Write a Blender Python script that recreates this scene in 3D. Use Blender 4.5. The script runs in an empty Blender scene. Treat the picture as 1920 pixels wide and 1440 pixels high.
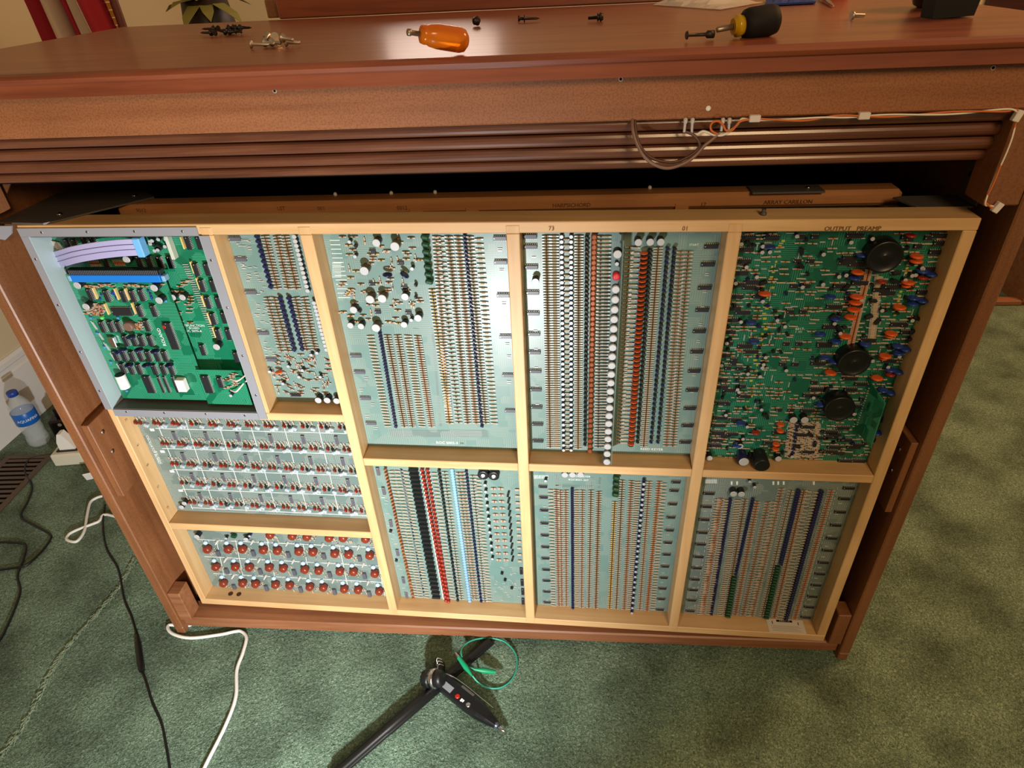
import bpy, math, random
from mathutils import Vector, Matrix, Euler
random.seed(7)
scn = bpy.context.scene
COL = scn.collection

# ------------------------------------------------------------------ camera
CAM_LOC = Vector((.1501, -.8382, 1.2603)); CAM_ROT = Euler((.9782, .0440, .0735), 'XYZ'); FPX = 1204.24
cd = bpy.data.cameras.new('camera'); cam = bpy.data.objects.new('camera', cd); COL.objects.link(cam)
cam.location = CAM_LOC; cam.rotation_euler = CAM_ROT
cd.sensor_fit = 'HORIZONTAL'; cd.sensor_width = 36; cd.lens = 36 * FPX / 1920; cd.clip_start = .02; cd.clip_end = 60
scn.camera = cam
# ------------------------------------------------------------------ light
scn.view_settings.view_transform = 'Standard'; scn.view_settings.look = 'None'
scn.view_settings.gamma = 1; scn.view_settings.use_curve_mapping = False
scn.view_settings.exposure = 0.0
w = bpy.data.worlds.new('room_air'); scn.world = w; w.use_nodes = True
w.node_tree.nodes['Background'].inputs[0].default_value = (1.0, .78, .52, 1)
w.node_tree.nodes['Background'].inputs[1].default_value = .20
def lamp(name, kind, loc, energy, color, target=None, **kw):
    d = bpy.data.lights.new(name, kind); d.energy = energy; d.color = color
    for k, v in kw.items(): setattr(d, k, v)
    o = bpy.data.objects.new(name, d); COL.objects.link(o); o.location = loc
    if target is not None:
        o.rotation_euler = (Vector(target) - Vector(loc)).to_track_quat('-Z', 'Y').to_euler()
    return o
# the work lamp standing on the carpet in front of the console, aimed up at the left half of the cards
lamp('work_lamp', 'SPOT', (-.05, -.86, .36), 80, (.97, .99, 1.0), (-.45, .05, .42), spot_size=math.radians(126), spot_blend=1.0, shadow_soft_size=.022)
# warm room lamps at the back and right, plus an added fill in front
lamp('standing_lamp_rear', 'POINT', (-.34, 1.95, 1.42), 9, (1.0, .78, .66), shadow_soft_size=.22)
lamp('front_fill', 'AREA', (.9, -2.2, 2.2), 32, (1.0, .68, .36), (.3, 0, .6), shape='DISK', size=.8)
lamp('ceiling_lamp_right', 'AREA', (2.5, .9, 2.6), 56, (1.0, .50, .20), (1.5, .4, 0), shape='DISK', size=.8)

# ------------------------------------------------------------------ pixel helpers (1920x1440 frame)
RM = CAM_ROT.to_matrix()
def ray(x, y): return RM @ Vector(((x - 960) / FPX, -(y - 720) / FPX, -1.0))
def on_plane(x, y, n, c):
    d = ray(x, y); n = Vector(n); return CAM_LOC + d * ((c - n.dot(CAM_LOC)) / n.dot(d))
def PY(x, y, c): return on_plane(x, y, (0, 1, 0), c)
def PZ(x, y, c): return on_plane(x, y, (0, 0, 1), c)
def PX(x, y, c): return on_plane(x, y, (1, 0, 0), c)
TH = .0273; FO = Vector((-.68, .0415, .0549)); FW = 1.36; FH = .8956
EU = Vector((math.cos(TH), -math.sin(TH), 0)); EV = Vector((0, 0, 1)); ED = Vector((math.sin(TH), math.cos(TH), 0))
def FR(x, y, d):
    p = on_plane(x, y, ED, ED.dot(FO) + d) - FO
    return (p.dot(EU), p.dot(EV))
def FWD(u, d, v): return FO + EU * u + ED * d + EV * v

# ------------------------------------------------------------------ materials
def s2l(c): return tuple(((v / 255) / 12.92 if v / 255 <= .04045 else ((v / 255 + .055) / 1.055) ** 2.4) for v in c)
MATS = {}
def newmat(name):
    m = bpy.data.materials.new(name); m.use_nodes = True
    nt = m.node_tree; b = nt.nodes['Principled BSDF']; MATS[name] = m
    return m, nt, b
def plain(name, rgb, rough=.5, metal=0, spec=.5, trans=0, ior=1.45, coat=0):
    if name in MATS: return MATS[name]
    m, nt, b = newmat(name)
    b.inputs['Base Color'].default_value = (*s2l(rgb), 1); b.inputs['Roughness'].default_value = rough
    b.inputs['Metallic'].default_value = metal; b.inputs['Specular IOR Level'].default_value = spec
    b.inputs['Transmission Weight'].default_value = trans; b.inputs['IOR'].default_value = ior
    b.inputs['Coat Weight'].default_value = coat
    return m
def node(nt, t, **kw):
    n = nt.nodes.new(t)
    for k, v in kw.items(): setattr(n, k, v)
    return n
def ramp(nt, fac, stops):
    r = node(nt, 'ShaderNodeValToRGB'); e = r.color_ramp.elements
    while len(e) < len(stops): e.new(.5)
    for i, (p, c) in enumerate(stops): e[i].position = p; e[i].color = (*s2l(c), 1)
    nt.links.new(fac, r.inputs[0]); return r
def wood(name, c1, c2, c3, axis='x', scale=1, rough=.4, bump=.05, coat=0., speck=.0):
    m, nt, b = newmat(name); L = nt.links.new
    tc = node(nt, 'ShaderNodeTexCoord'); mp = node(nt, 'ShaderNodeMapping'); L(tc.outputs['Object'], mp.inputs[0])
    s = {'x': (2.2, 38, 38), 'y': (38, 2.2, 38), 'z': (38, 38, 2.2)}[axis]
    mp.inputs['Scale'].default_value = tuple(v * scale for v in s)
    n1 = node(nt, 'ShaderNodeTexNoise'); n1.inputs['Scale'].default_value = 1.2; n1.inputs['Detail'].default_value = 6; n1.inputs['Roughness'].default_value = .62
    n1.inputs['Distortion'].default_value = .5
    L(mp.outputs[0], n1.inputs['Vector'])
    r = ramp(nt, n1.outputs[0], [(.28, c1), (.5, c2), (.74, c3)])
    n2 = node(nt, 'ShaderNodeTexNoise'); n2.inputs['Scale'].default_value = 5; n2.inputs['Detail'].default_value = 3; L(tc.outputs['Object'], n2.inputs['Vector'])
    mx = node(nt, 'ShaderNodeMix', data_type='RGBA', blend_type='MULTIPLY'); mx.inputs[0].default_value = .35
    L(r.outputs[0], mx.inputs[6]); r2 = ramp(nt, n2.outputs[0], [(.3, (175, 165, 155)), (.7, (255, 255, 255))]); L(r2.outputs[0], mx.inputs[7])
    out = mx.outputs[2]
    if speck:
        n3 = node(nt, 'ShaderNodeTexNoise'); n3.inputs['Scale'].default_value = 420; n3.inputs['Detail'].default_value = 2; L(tc.outputs['Object'], n3.inputs['Vector'])
        mx3 = node(nt, 'ShaderNodeMix', data_type='RGBA', blend_type='MULTIPLY'); mx3.inputs[0].default_value = speck
        r3 = ramp(nt, n3.outputs[0], [(.4, (150, 130, 110)), (.55, (255, 255, 255))]); L(out, mx3.inputs[6]); L(r3.outputs[0], mx3.inputs[7]); out = mx3.outputs[2]
    L(out, b.inputs['Base Color'])
    b.inputs['Roughness'].default_value = rough; b.inputs['Coat Weight'].default_value = coat; b.inputs['Coat Roughness'].default_value = .2
    bp = node(nt, 'ShaderNodeBump'); bp.inputs['Strength'].default_value = bump; bp.inputs['Distance'].default_value = .002
    L(n1.outputs[0], bp.inputs['Height']); L(bp.outputs[0], b.inputs['Normal'])
    return m
def pcb(name, base, trace, dark, ts=90, rough=.35):
    # solder mask with straight copper runs: each rectangular zone carries vertical, horizontal or no runs
    m, nt, b = newmat(name); L = nt.links.new
    tc = node(nt, 'ShaderNodeTexCoord')
    vo = node(nt, 'ShaderNodeTexVoronoi', distance='CHEBYCHEV'); vo.inputs['Scale'].default_value = 42; L(tc.outputs['Object'], vo.inputs['Vector'])
    sp = node(nt, 'ShaderNodeSeparateColor'); L(vo.outputs['Color'], sp.inputs[0])
    sx = node(nt, 'ShaderNodeSeparateXYZ'); L(tc.outputs['Object'], sx.inputs[0])
    pick = node(nt, 'ShaderNodeMath', operation='GREATER_THAN'); L(sp.outputs[0], pick.inputs[0]); pick.inputs[1].default_value = .5
    co = node(nt, 'ShaderNodeMix', data_type='FLOAT'); L(pick.outputs[0], co.inputs[0]); L(sx.outputs[0], co.inputs[2]); L(sx.outputs[2], co.inputs[3])
    mu = node(nt, 'ShaderNodeMath', operation='MULTIPLY'); L(co.outputs[0], mu.inputs[0]); mu.inputs[1].default_value = ts * 4
    fr_ = node(nt, 'ShaderNodeMath', operation='FRACT'); L(mu.outputs[0], fr_.inputs[0])
    ln = node(nt, 'ShaderNodeMath', operation='GREATER_THAN'); L(fr_.outputs[0], ln.inputs[0]); ln.inputs[1].default_value = .52
    on = node(nt, 'ShaderNodeMath', operation='GREATER_THAN'); L(sp.outputs[1], on.inputs[0]); on.inputs[1].default_value = .40
    ml = node(nt, 'ShaderNodeMath', operation='MULTIPLY'); L(ln.outputs[0], ml.inputs[0]); L(on.outputs[0], ml.inputs[1])
    bz = node(nt, 'ShaderNodeMix', data_type='RGBA'); L(sp.outputs[2], bz.inputs[0]); bz.inputs[6].default_value = (*s2l(base), 1); bz.inputs[7].default_value = (*s2l(dark), 1)
    mx = node(nt, 'ShaderNodeMix', data_type='RGBA'); L(ml.outputs[0], mx.inputs[0]); L(bz.outputs[2], mx.inputs[6]); mx.inputs[7].default_value = (*s2l(trace), 1)
    L(mx.outputs[2], b.inputs['Base Color']); b.inputs['Roughness'].default_value = rough
    return m
W_FRAME = wood('maple_frame', (200, 156, 104), (214, 174, 122), (226, 190, 140), 'x', 1, .5, .03)
W_FRAMEV = wood('maple_frame_upright', (200, 156, 104), (214, 174, 122), (226, 190, 140), 'z', 1, .5, .03)
W_TOP = wood('mahogany_top', (112, 54, 32), (136, 70, 44), (154, 86, 56), 'x', 1, .36, .03, .2)
W_FASCIA = wood('mahogany_fascia', (138, 84, 50), (154, 97, 60), (168, 110, 71), 'x', .8, .5, .05, 0, .35)
W_RAIL = wood('walnut_rail', (72, 40, 28), (102, 61, 43), (122, 78, 56), 'x', 1.6, .26, .04, .3)
W_SIDE = wood('walnut_side', (118, 74, 44), (134, 86, 53), (150, 100, 64), 'z', 1, .45, .04, 0, .25)
W_PLINTH = wood('walnut_plinth', (118, 74, 48), (142, 93, 62), (158, 108, 75), 'x', 1.4, .42, .05)
W_FRAMED = wood('shaded_varnish_maple', (150, 98, 58), (168, 114, 70), (182, 128, 82), 'x', 1, .5, .03)  # darker varnish on the rear frame, with the shade it stands in coloured in
W_DARK = wood('dark_panel_wood', (56, 26, 16), (70, 34, 22), (84, 44, 28), 'x', 1, .4, .03)
INNER = plain('dark_interior', (14, 12, 11), .9, 0, .1)
BLACK = plain('black_plastic', (16, 16, 18), .35)
RUBBER = plain('black_rubber', (20, 19, 18), .7, 0, .3)
STEEL = plain('grey_painted_steel', (150, 152, 160), .45, .25)
STEELD = plain('dark_grey_steel', (92, 86, 82), .5, .35)
CHROME = plain('bright_steel', (205, 205, 208), .22, 1)
WHITE = plain('white_plastic', (228, 226, 220), .45)
PRINT = plain('white_print', (226, 232, 226), .6)
INK = plain('brown_ink', (96, 60, 30), .7)
LEAD = plain('tinned_lead', (196, 196, 192), .35, .3)
TAN = plain('resistor_tan', (172, 136, 102), .5); TAN2 = plain('resistor_cream', (178, 160, 134), .5); RBR = plain('resistor_brown', (150, 98, 62), .5)
ROR = plain('resistor_orange', (190, 124, 74), .5); GLD = plain('resistor_gold', (204, 164, 80), .4)
BND = plain('band_dark', (80, 48, 30), .5); BNDR = plain('band_red', (136, 74, 50), .5)
ICM = plain('chip_black', (34, 34, 38), .4); ICG = plain('chip_grey', (84, 86, 94), .4)
NAVY = plain('navy_epoxy', (28, 30, 74), .3); BLUE = plain('blue_epoxy', (34, 60, 140), .3); LBLUE = plain('pale_blue_epoxy', (128, 168, 202), .4)
ORG = plain('orange_epoxy', (214, 92, 34), .35); RED = plain('red_epoxy', (150, 40, 26), .3); REDB = plain('red_brown_epoxy', (124, 48, 30), .28)
GRN = plain('green_film', (20, 66, 38), .3); COPPER = plain('copper_brown', (150, 84, 52), .25, .4); BRNC = plain('brown_epoxy', (158, 92, 48), .35)
CAPTOP = plain('can_top', (184, 186, 188), .4, .2); CANB = plain('can_sleeve_black', (26, 26, 28), .35); CANO = plain('can_sleeve_olive', (74, 66, 44), .4)
PALE = pcb('pale_green_board', (100, 130, 125), (124, 142, 134), (108, 134, 128), 70)
PALEG = pcb('grey_green_board', (106, 122, 118), (132, 142, 136), (98, 116, 112), 70)
GREENB = pcb('dark_green_board', (20, 96, 74), (44, 124, 96), (12, 78, 58), 80)
GREENM = pcb('vivid_green_board', (14, 112, 80), (56, 146, 112), (10, 94, 66), 90)
YEL = plain('yellow_mask', (168, 176, 58), .5)
WIREBR = plain('brown_cable', (122, 92, 80), .4); WIREOR = plain('orange_wire', (206, 106, 48), .45); WIREW = plain('white_wire', (226, 218, 204), .45)

# ------------------------------------------------------------------ mesh builder
class MB:
    def __init__(self): self.v = []; self.f = []; self.m = []; self.s = []
    def add(self, vs, fs, mi=0, smooth=False):
        o = len(self.v); self.v += [tuple(p) for p in vs]; self.f += [tuple(i + o for i in f) for f in fs]
        self.m += [mi] * len(fs); self.s += [smooth] * len(fs); return self
    def box(self, x0, x1, y0, y1, z0, z1, mi=0, M=None):
        vs = [Vector((x, y, z)) for x in (x0, x1) for y in (y0, y1) for z in (z0, z1)]
        if M: vs = [M @ p for p in vs]
        return self.add(vs, [(0, 1, 3, 2), (4, 6, 7, 5), (0, 4, 5, 1), (2, 3, 7, 6), (0, 2, 6, 4), (1, 5, 7, 3)], mi)
    def bbox(self, x0, x1, y0, y1, z0, z1, b=.0015, mi=0, M=None):
        # box with chamfered edges
        vs = []; fs = []
        c = [((x0 + x1) / 2, (x1 - x0) / 2), ((y0 + y1) / 2, (y1 - y0) / 2), ((z0 + z1) / 2, (z1 - z0) / 2)]
        idx = {}
        for sx in (-1, 1):
            for sy in (-1, 1):
                for sz in (-1, 1):
                    for k in range(3):
                        s = (sx, sy, sz)
                        p = [c[a][0] + s[a] * (c[a][1] - (0 if a == k else b)) for a in range(3)]
                        idx[(s, k)] = len(vs); vs.append(Vector(p))
        for k in range(3):
            a, bb = [q for q in range(3) if q != k]
            for sg in (-1, 1):
                ring = []
                for (sa, sb) in ((-1, -1), (1, -1), (1, 1), (-1, 1)):
                    s = [0, 0, 0]; s[k] = sg; s[a] = sa; s[bb] = sb; ring.append(idx[(tuple(s), k)])
                fs.append(tuple(ring))
        for a in range(3):
            p, q = [t for t in range(3) if t != a]
            for sp in (-1, 1):
                for sq in (-1, 1):
                    s0 = [0, 0, 0]; s0[p] = sp; s0[q] = sq; s0[a] = -1; s1 = list(s0); s1[a] = 1
                    fs.append((idx[(tuple(s0), p)], idx[(tuple(s1), p)], idx[(tuple(s1), q)], idx[(tuple(s0), q)]))
        for sx in (-1, 1):
            for sy in (-1, 1):
                for sz in (-1, 1): fs.append(tuple(idx[((sx, sy, sz), k)] for k in range(3)))
        if M: vs = [M @ p for p in vs]
        return self.add(vs, fs, mi)
    def cyl(self, p0, p1, r0, r1=None, n=12, mi=0, caps=True, capmi=None, smooth=True):
        r1 = r0 if r1 is None else r1; p0 = Vector(p0); p1 = Vector(p1); q = (p1 - p0).to_track_quat('Z', 'Y').to_matrix()
        vs = []
        for p, r in ((p0, r0), (p1, r1)):
            for i in range(n):
                a = 2 * math.pi * i / n; vs.append(p + q @ Vector((r * math.cos(a), r * math.sin(a), 0)))
        self.add(vs, [(i, (i + 1) % n, n + (i + 1) % n, n + i) for i in range(n)], mi, smooth)
        if caps:
            cm = mi if capmi is None else capmi
            self.add(vs[:n], [tuple(reversed(range(n)))], mi); self.add(vs[n:], [tuple(range(n))], cm)
        return self
    def lathe(self, prof, p0, axis, n=20, mi=0, mis=None, smooth=True, flute=None):
        # prof: list of (dist along axis, radius)
        p0 = Vector(p0); q = Vector(axis).to_track_quat('Z', 'Y').to_matrix(); vs = []
        for (h, r) in prof:
            for i in range(n):
                a = 2 * math.pi * i / n; rr = r * (flute(a, h) if flute else 1)
                vs.append(p0 + q @ Vector((rr * math.cos(a), rr * math.sin(a), h)))
        o = len(self.v); self.v += [tuple(p) for p in vs]
        for k in range(len(prof) - 1):
            for i in range(n):
                self.f.append((o + k * n + i, o + k * n + (i + 1) % n, o + (k + 1) * n + (i + 1) % n, o + (k + 1) * n + i))
                self.m.append(mis[k] if mis else mi); self.s.append(smooth)
        self.f.append(tuple(o + i for i in reversed(range(n)))); self.m.append(mis[0] if mis else mi); self.s.append(False)
        self.f.append(tuple(o + (len(prof) - 1) * n + i for i in range(n))); self.m.append(mis[-1] if mis else mi); self.s.append(False)
        return self
    def tube(self, path, r, n=8, mi=0, rr=None):
        path = [Vector(p) for p in path]; up = Vector((0, 0, 1)); vs = []; m = len(path); prev = None
        for k, p in enumerate(path):
            t = (path[min(k + 1, m - 1)] - path[max(k - 1, 0)]).normalized()
            a = t.cross(up) if prev is None else prev - t * prev.dot(t)
            if a.length < 1e-5: a = t.cross(Vector((1, 0, 0)))
            a.normalize(); b = t.cross(a); prev = a; R = r if rr is None else rr[k]
            for i in range(n):
                g = 2 * math.pi * i / n; vs.append(p + a * (R * math.cos(g)) + b * (R * math.sin(g)))
        fs = [(k * n + i, k * n + (i + 1) % n, (k + 1) * n + (i + 1) % n, (k + 1) * n + i) for k in range(m - 1) for i in range(n)]
        self.add(vs, fs, mi, True)
        self.add(vs[:n], [tuple(reversed(range(n)))], mi); self.add(vs[-n:], [tuple(range(n))], mi); return self
    def prism(self, poly, a0, a1, axis='x', mi=0, smooth=False):
        # poly of 2-tuples in the two other axes (y,z)/(x,z)/(x,y)
        def mk(a, p): return {'x': (a, p[0], p[1]), 'y': (p[0], a, p[1]), 'z': (p[0], p[1], a)}[axis]
        n = len(poly); vs = [mk(a0, p) for p in poly] + [mk(a1, p) for p in poly]
        self.add(vs, [(i, (i + 1) % n, n + (i + 1) % n, n + i) for i in range(n)], mi, smooth)
        self.add(vs[:n], [tuple(reversed(range(n)))], mi); self.add(vs[n:], [tuple(range(n))], mi); return self
    def mesh(self, name, mats):
        me = bpy.data.meshes.new(name); me.from_pydata(self.v, [], self.f)
        for m in (mats if isinstance(mats, (list, tuple)) else [mats]): me.materials.append(m)
        me.polygons.foreach_set('material_index', self.m); me.polygons.foreach_set('use_smooth', self.s)
        me.update()
        import bmesh
        if len(self.f) < 20000:
            bm = bmesh.new(); bm.from_mesh(me); bmesh.ops.recalc_face_normals(bm, faces=bm.faces); bm.to_mesh(me); bm.free()
        return me
    def build(self, name, mats, parent=None): return link(name, self.mesh(name, mats), parent)
def link(name, me, parent=None, loc=None, rot=None):
    o = bpy.data.objects.new(name, me); COL.objects.link(o)
    if parent is not None: o.parent = parent
    if loc is not None: o.location = loc
    if rot is not None: o.rotation_euler = rot
    return o
def tag(o, label=None, cat=None, group=None, kind=None):
    if label: o['label'] = label
    if cat: o['category'] = cat
    if group: o['group'] = group
    if kind: o['kind'] = kind
    return o
def empty(name, loc, label, cat, rz=0, group=None):
    o = bpy.data.objects.new(name, None); COL.objects.link(o); o.location = loc; o.rotation_euler = (0, 0, rz); o.empty_display_size = .05
    return tag(o, label, cat, group)
TXT = {}
def text_mesh(s, size, mat, spread=1.0):
    c = bpy.data.curves.new('lettering', 'FONT'); c.body = s; c.size = size; c.align_x = 'CENTER'; c.align_y = 'CENTER'; c.space_character = spread
    c.resolution_u = 2
    t = bpy.data.objects.new('lettering', c); COL.objects.link(t)
    me = bpy.data.meshes.new_from_object(t); bpy.data.objects.remove(t); bpy.data.curves.remove(c)
    me.materials.clear(); me.materials.append(mat); return me
def smooth_path(pts, sub=6):
    pts = [Vector(p) for p in pts]; out = []
    for i in range(len(pts) - 1):
        p0 = pts[max(i - 1, 0)]; p1 = pts[i]; p2 = pts[i + 1]; p3 = pts[min(i + 2, len(pts) - 1)]
        for k in range(sub):
            t = k / sub
            out.append(.5 * ((2 * p1) + (p2 - p0) * t + (2 * p0 - 5 * p1 + 4 * p2 - p3) * t * t + (3 * p1 - p0 - 3 * p2 + p3) * t ** 3))
    out.append(pts[-1]); return out

# ================================================================== THE ROOM
def carpet_mat():
    m, nt, b = newmat('green_carpet'); L = nt.links.new
    tc = node(nt, 'ShaderNodeTexCoord')
    n1 = node(nt, 'ShaderNodeTexNoise'); n1.inputs['Scale'].default_value = 260; n1.inputs['Detail'].default_value = 3; n1.inputs['Distortion'].default_value = 1.2
    n2 = node(nt, 'ShaderNodeTexNoise'); n2.inputs['Scale'].default_value = 7; n2.inputs['Detail'].default_value = 5
    n3 = node(nt, 'ShaderNodeTexNoise'); n3.inputs['Scale'].default_value = 90; n3.inputs['Detail'].default_value = 3
    for n in (n1, n2, n3): L(tc.outputs['Object'], n.inputs['Vector'])
    r1 = ramp(nt, n1.outputs[0], [(.3, (70, 90, 74)), (.5, (112, 138, 116)), (.72, (162, 184, 160))])
    r2 = ramp(nt, n2.outputs[0], [(.32, (150, 152, 146)), (.62, (255, 255, 255))])
    mx = node(nt, 'ShaderNodeMix', data_type='RGBA', blend_type='MULTIPLY'); mx.inputs[0].default_value = .85
    L(r1.outputs[0], mx.inputs[6]); L(r2.outputs[0], mx.inputs[7]); L(mx.outputs[2], b.inputs['Base Color'])
    b.inputs['Roughness'].default_value = 1; b.inputs['Specular IOR Level'].default_value = .1
    b.inputs['Sheen Weight'].default_value = .1
    ad = node(nt, 'ShaderNodeMath', operation='ADD'); L(n1.outputs[0], ad.inputs[0]); L(n3.outputs[0], ad.inputs[1])
    bp = node(nt, 'ShaderNodeBump'); bp.inputs['Strength'].default_value = .8; bp.inputs['Distance'].default_value = .006
    L(ad.outputs[0], bp.inputs['Height']); L(bp.outputs[0], b.inputs['Normal']); return m
CARPET = carpet_mat()
def bumpy(name, rgb, rough, sc, st):
    m, nt, b = newmat(name); n = node(nt, 'ShaderNodeTexNoise'); n.inputs['Scale'].default_value = sc; n.inputs['Detail'].default_value = 4
    bp = node(nt, 'ShaderNodeBump'); bp.inputs['Strength'].default_value = st; bp.inputs['Distance'].default_value = .002
    nt.links.new(n.outputs[0], bp.inputs['Height']); nt.links.new(bp.outputs[0], b.inputs['Normal'])
    b.inputs['Base Color'].default_value = (*s2l(rgb), 1); b.inputs['Roughness'].default_value = rough; return m
WALL = bumpy('cream_wall_paint', (208, 192, 158), .8, 60, .2)
BASEW = plain('white_trim_paint', (222, 220, 216), .45)
tag(MB().box(-1.68, 4.0, -3.2, 2.6, -.05, 0).build('floor', CARPET), 'worn green cut pile carpet under the wooden console', 'carpet', kind='structure')
tag(MB().box(-1.80, -1.68, -3.2, 2.6, 0, 3.0).build('wall_left', WALL), 'cream painted wall behind the water bottle', 'wall', kind='structure')
tag(MB().box(-1.80, 4.0, 2.6, 2.72, 0, 3.0).build('wall_back', WALL), 'beige wall seen beyond the console top', 'wall', kind='structure')
bb = MB().prism([(-1.68, 0), (-1.668, 0), (-1.668, .185), (-1.672, .19), (-1.672, .205), (-1.669, .21), (-1.669, .225), (-1.675, .236), (-1.68, .236)], -3.2, 2.6, 'y')
tag(bb.build('baseboard_left', BASEW), 'white moulded baseboard along the cream wall', 'baseboard', kind='structure')
# wooden floor strip and pew behind, to the right
tag(MB().bbox(1.72, 3.2, 1.60, 1.64, 0, .022, .004).build('trim_1', W_PLINTH), 'low wooden strip edging the carpet beyond the console', 'trim', kind='structure')
tag(MB().bbox(1.98, 4.0, 2.57, 2.6, .0, 1.35, .004).build('trim_2', W_DARK), 'dark wood wainscot on the back wall beyond the console', 'wainscot', kind='structure')
pew = empty('wooden_pew', (2.6, 2.1, 0), 'brown wooden pew standing on the carpet beyond the console', 'pew')
MB().bbox(-.60, .6, -.16, -.12, .0, .07, .004).build('base_rail', W_PLINTH, pew)
MB().bbox(-.60, .6, -.08, -.055, .42, .92, .004).build('backrest', W_DARK, pew)
MB().bbox(-.60, .6, -.48, -.06, .40, .425, .004).build('seat', W_PLINTH, pew)
for sx in (-1, 1):
    MB().prism([(-.50, 0), (-.04, 0), (-.02, .95), (-.10, .95), (-.14, .62), (-.50, .60)], sx * .63 - .02, sx * .63 + .02, 'x').build('end_panel', W_PLINTH, pew)

# ================================================================== CONSOLE
con = empty('organ_console', (0, .3, 0), 'brown wooden organ console with its back panel removed', 'organ console')
def cpart(mb, name, mat):
    o = mb.build(name, mat, con); o.location = (0, -.3, 0); return o
cpart(MB().prism([(-.016, 1.162), (-.0225, 1.160), (-.025, 1.156), (-.0225, 1.151), (-.018, 1.149), (-.018, 1.134), (.68, 1.134), (.68, 1.162)], -.81, .775, 'x'), 'top_panel', W_TOP)
cpart(MB().bbox(-.81, .74, .0, .022, 1.0823, 1.134, .002), 'fascia', W_FASCIA)
def rail_profile(yf, z0, z1, depth=.03):
    n = 7; h = z1 - z0; pts = []
    for i in range(n + 1):
        a = math.pi * i / n - math.pi / 2
        pts.append((yf + .006 - .006 * math.cos(a), (z0 + z1) / 2 + h / 2 * math.sin(a)))
    return pts + [(yf + depth, z1), (yf + depth, z0)]
for yf, z0, z1 in ((.012, 1.0665, 1.0823), (.020, 1.0480, 1.0640), (.026, 1.0300, 1.0460), (.032, 1.0150, 1.0285)):
    cpart(MB().prism(rail_profile(yf, z0, z1), -.718, .695, 'x', smooth=False), 'moulding_rail', W_RAIL)
cpart(MB().box(-.718, .715, .05, .062, 1.010, 1.134), 'moulding_backer', INNER)
for s in (-1, 1):
    x0, x1 = sorted((s * .716, s * .737))
    cpart(MB().bbox(x0, x1, .0, .62, .022, 1.134, .002), 'side_panel', W_SIDE)
    for yy in (.03, .56):
        cpart(MB().bbox(x0 + .0005, x1 - .0005, yy - .0297, yy + .03, 0, .0215, .002), 'foot', W_SIDE)
cpart(MB().bbox(.673, .7155, .001, .05, .967, 1.0818, .002), 'corner_block', W_SIDE)
cpart(MB().bbox(-.7155, -.70, .030, .07, .967, 1.014, .002), 'corner_block', W_SIDE)
cpart(MB().bbox(-.7155, .7155, .010, .060, .014, .044, .003), 'plinth', W_PLINTH)
cpart(MB().box(-.715, .715, .60, .62, .03, 1.13), 'inner_panel', INNER)
cpart(MB().box(-.715, .715, .065, .6, .02, .03), 'inner_floor', INNER)
cpart(MB().box(-.715, .715, .065, .6, 1.12, 1.133), 'inner_ceiling', INNER)
# cleats that hold the removable back panel
for (x0, x1, z0, z1) in ((-.7155, -.702, .42, .592), (.704, .7155, .42, .575)):
    c = cpart(MB().bbox(x0, x1, .010, .075, z0, z1, .001), 'cleat', W_SIDE)
    for zz in (z1 - .032, z1 - .078):
        xs = x1 if x0 < 0 else x0
        sg = 1 if x0 < 0 else -1
        MB().lathe([(0, .0042), (.0012, .0040), (.0018, .002)], (xs, .034, zz), (sg, 0, 0), 10).build('screw', CHROME, c)
cpart(MB().bbox(-.7155, -.688, .004, .04, .046, .135, .0015), 'cleat', W_PLINTH)
cpart(MB().bbox(.690, .7155, .004, .04, .046, .14, .0015), 'cleat', W_SIDE)
# screw holes left in the fascia
for x, y in ((515, 170), (1164, 148), (1862, 127), (1328, 203)):
    p = PY(x, y, 0)
    o = MB().lathe([(0, .0032), (.0006, .0030), (.0007, .0016), (.0001, .0015)], (p.x, 0, p.z), (0, -1, 0), 10, mis=[0, 0, 1]).build('screw_hole', [WHITE if x == 1328 else TAN2, INNER if x != 1328 else WHITE], con); o.location = (0, -.3, 0)
# music desk standing on the top
d0 = PZ(530, 37, 1.162)
desk = empty('music_desk', (.05, .69, 1.162), 'brown wooden music desk lying along the back of the console top', 'music desk')
MB().bbox(-.515, .32, .0, .30, .0002, .045, .003).build('base_board', W_TOP, desk)
MB().bbox(-.505, .31, .02, .30, .0455, .063, .003).build('desk_panel', W_TOP, desk)
MB().bbox(-.56, -.5155, .05, .14, .0002, .035, .002).build('end_block', W_SIDE, desk)

# ================================================================== CARD FRAMES
SH = {}
def frame_obj(name, mb, mat, parent): return mb.build(name, mat, parent)
cf = empty('card_frame', FO, 'swing-out light maple frame holding the green circuit boards', 'frame', -TH)
FD = .046
frame_obj('top_rail', MB().bbox(0, FW, 0, FD, .879, FH, .0012), W_FRAME, cf)
frame_obj('bottom_rail', MB().bbox(0, FW, 0, FD, 0, .0175, .0012), W_FRAME, cf)
frame_obj('side_rail', MB().bbox(0, .0135, 0.0002, FD, .0176, .8788, .0012), W_FRAMEV, cf)
frame_obj('side_rail', MB().bbox(1.3425, FW, 0.0002, FD, .0176, .8788, .0012), W_FRAMEV, cf)
for u0, u1, v0 in ((.292, .310, .5525), (.4425, .461, .0176), (.7445, .7635, .0176), (1.0455, 1.064, .0176)):
    frame_obj('mullion', MB().bbox(u0, u1, -.0006, FD, v0, .8788, .0012), W_FRAMEV, cf)
    if v0 < .1: frame_obj('mullion_tenon', MB().bbox(u0, u1, -.0007, .004, .0035, .0175, .0006), W_FRAMEV, cf)
    frame_obj('mullion_tenon', MB().bbox(u0, u1, -.0007, .004, .879, .8905, .0006), W_FRAMEV, cf)
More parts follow.
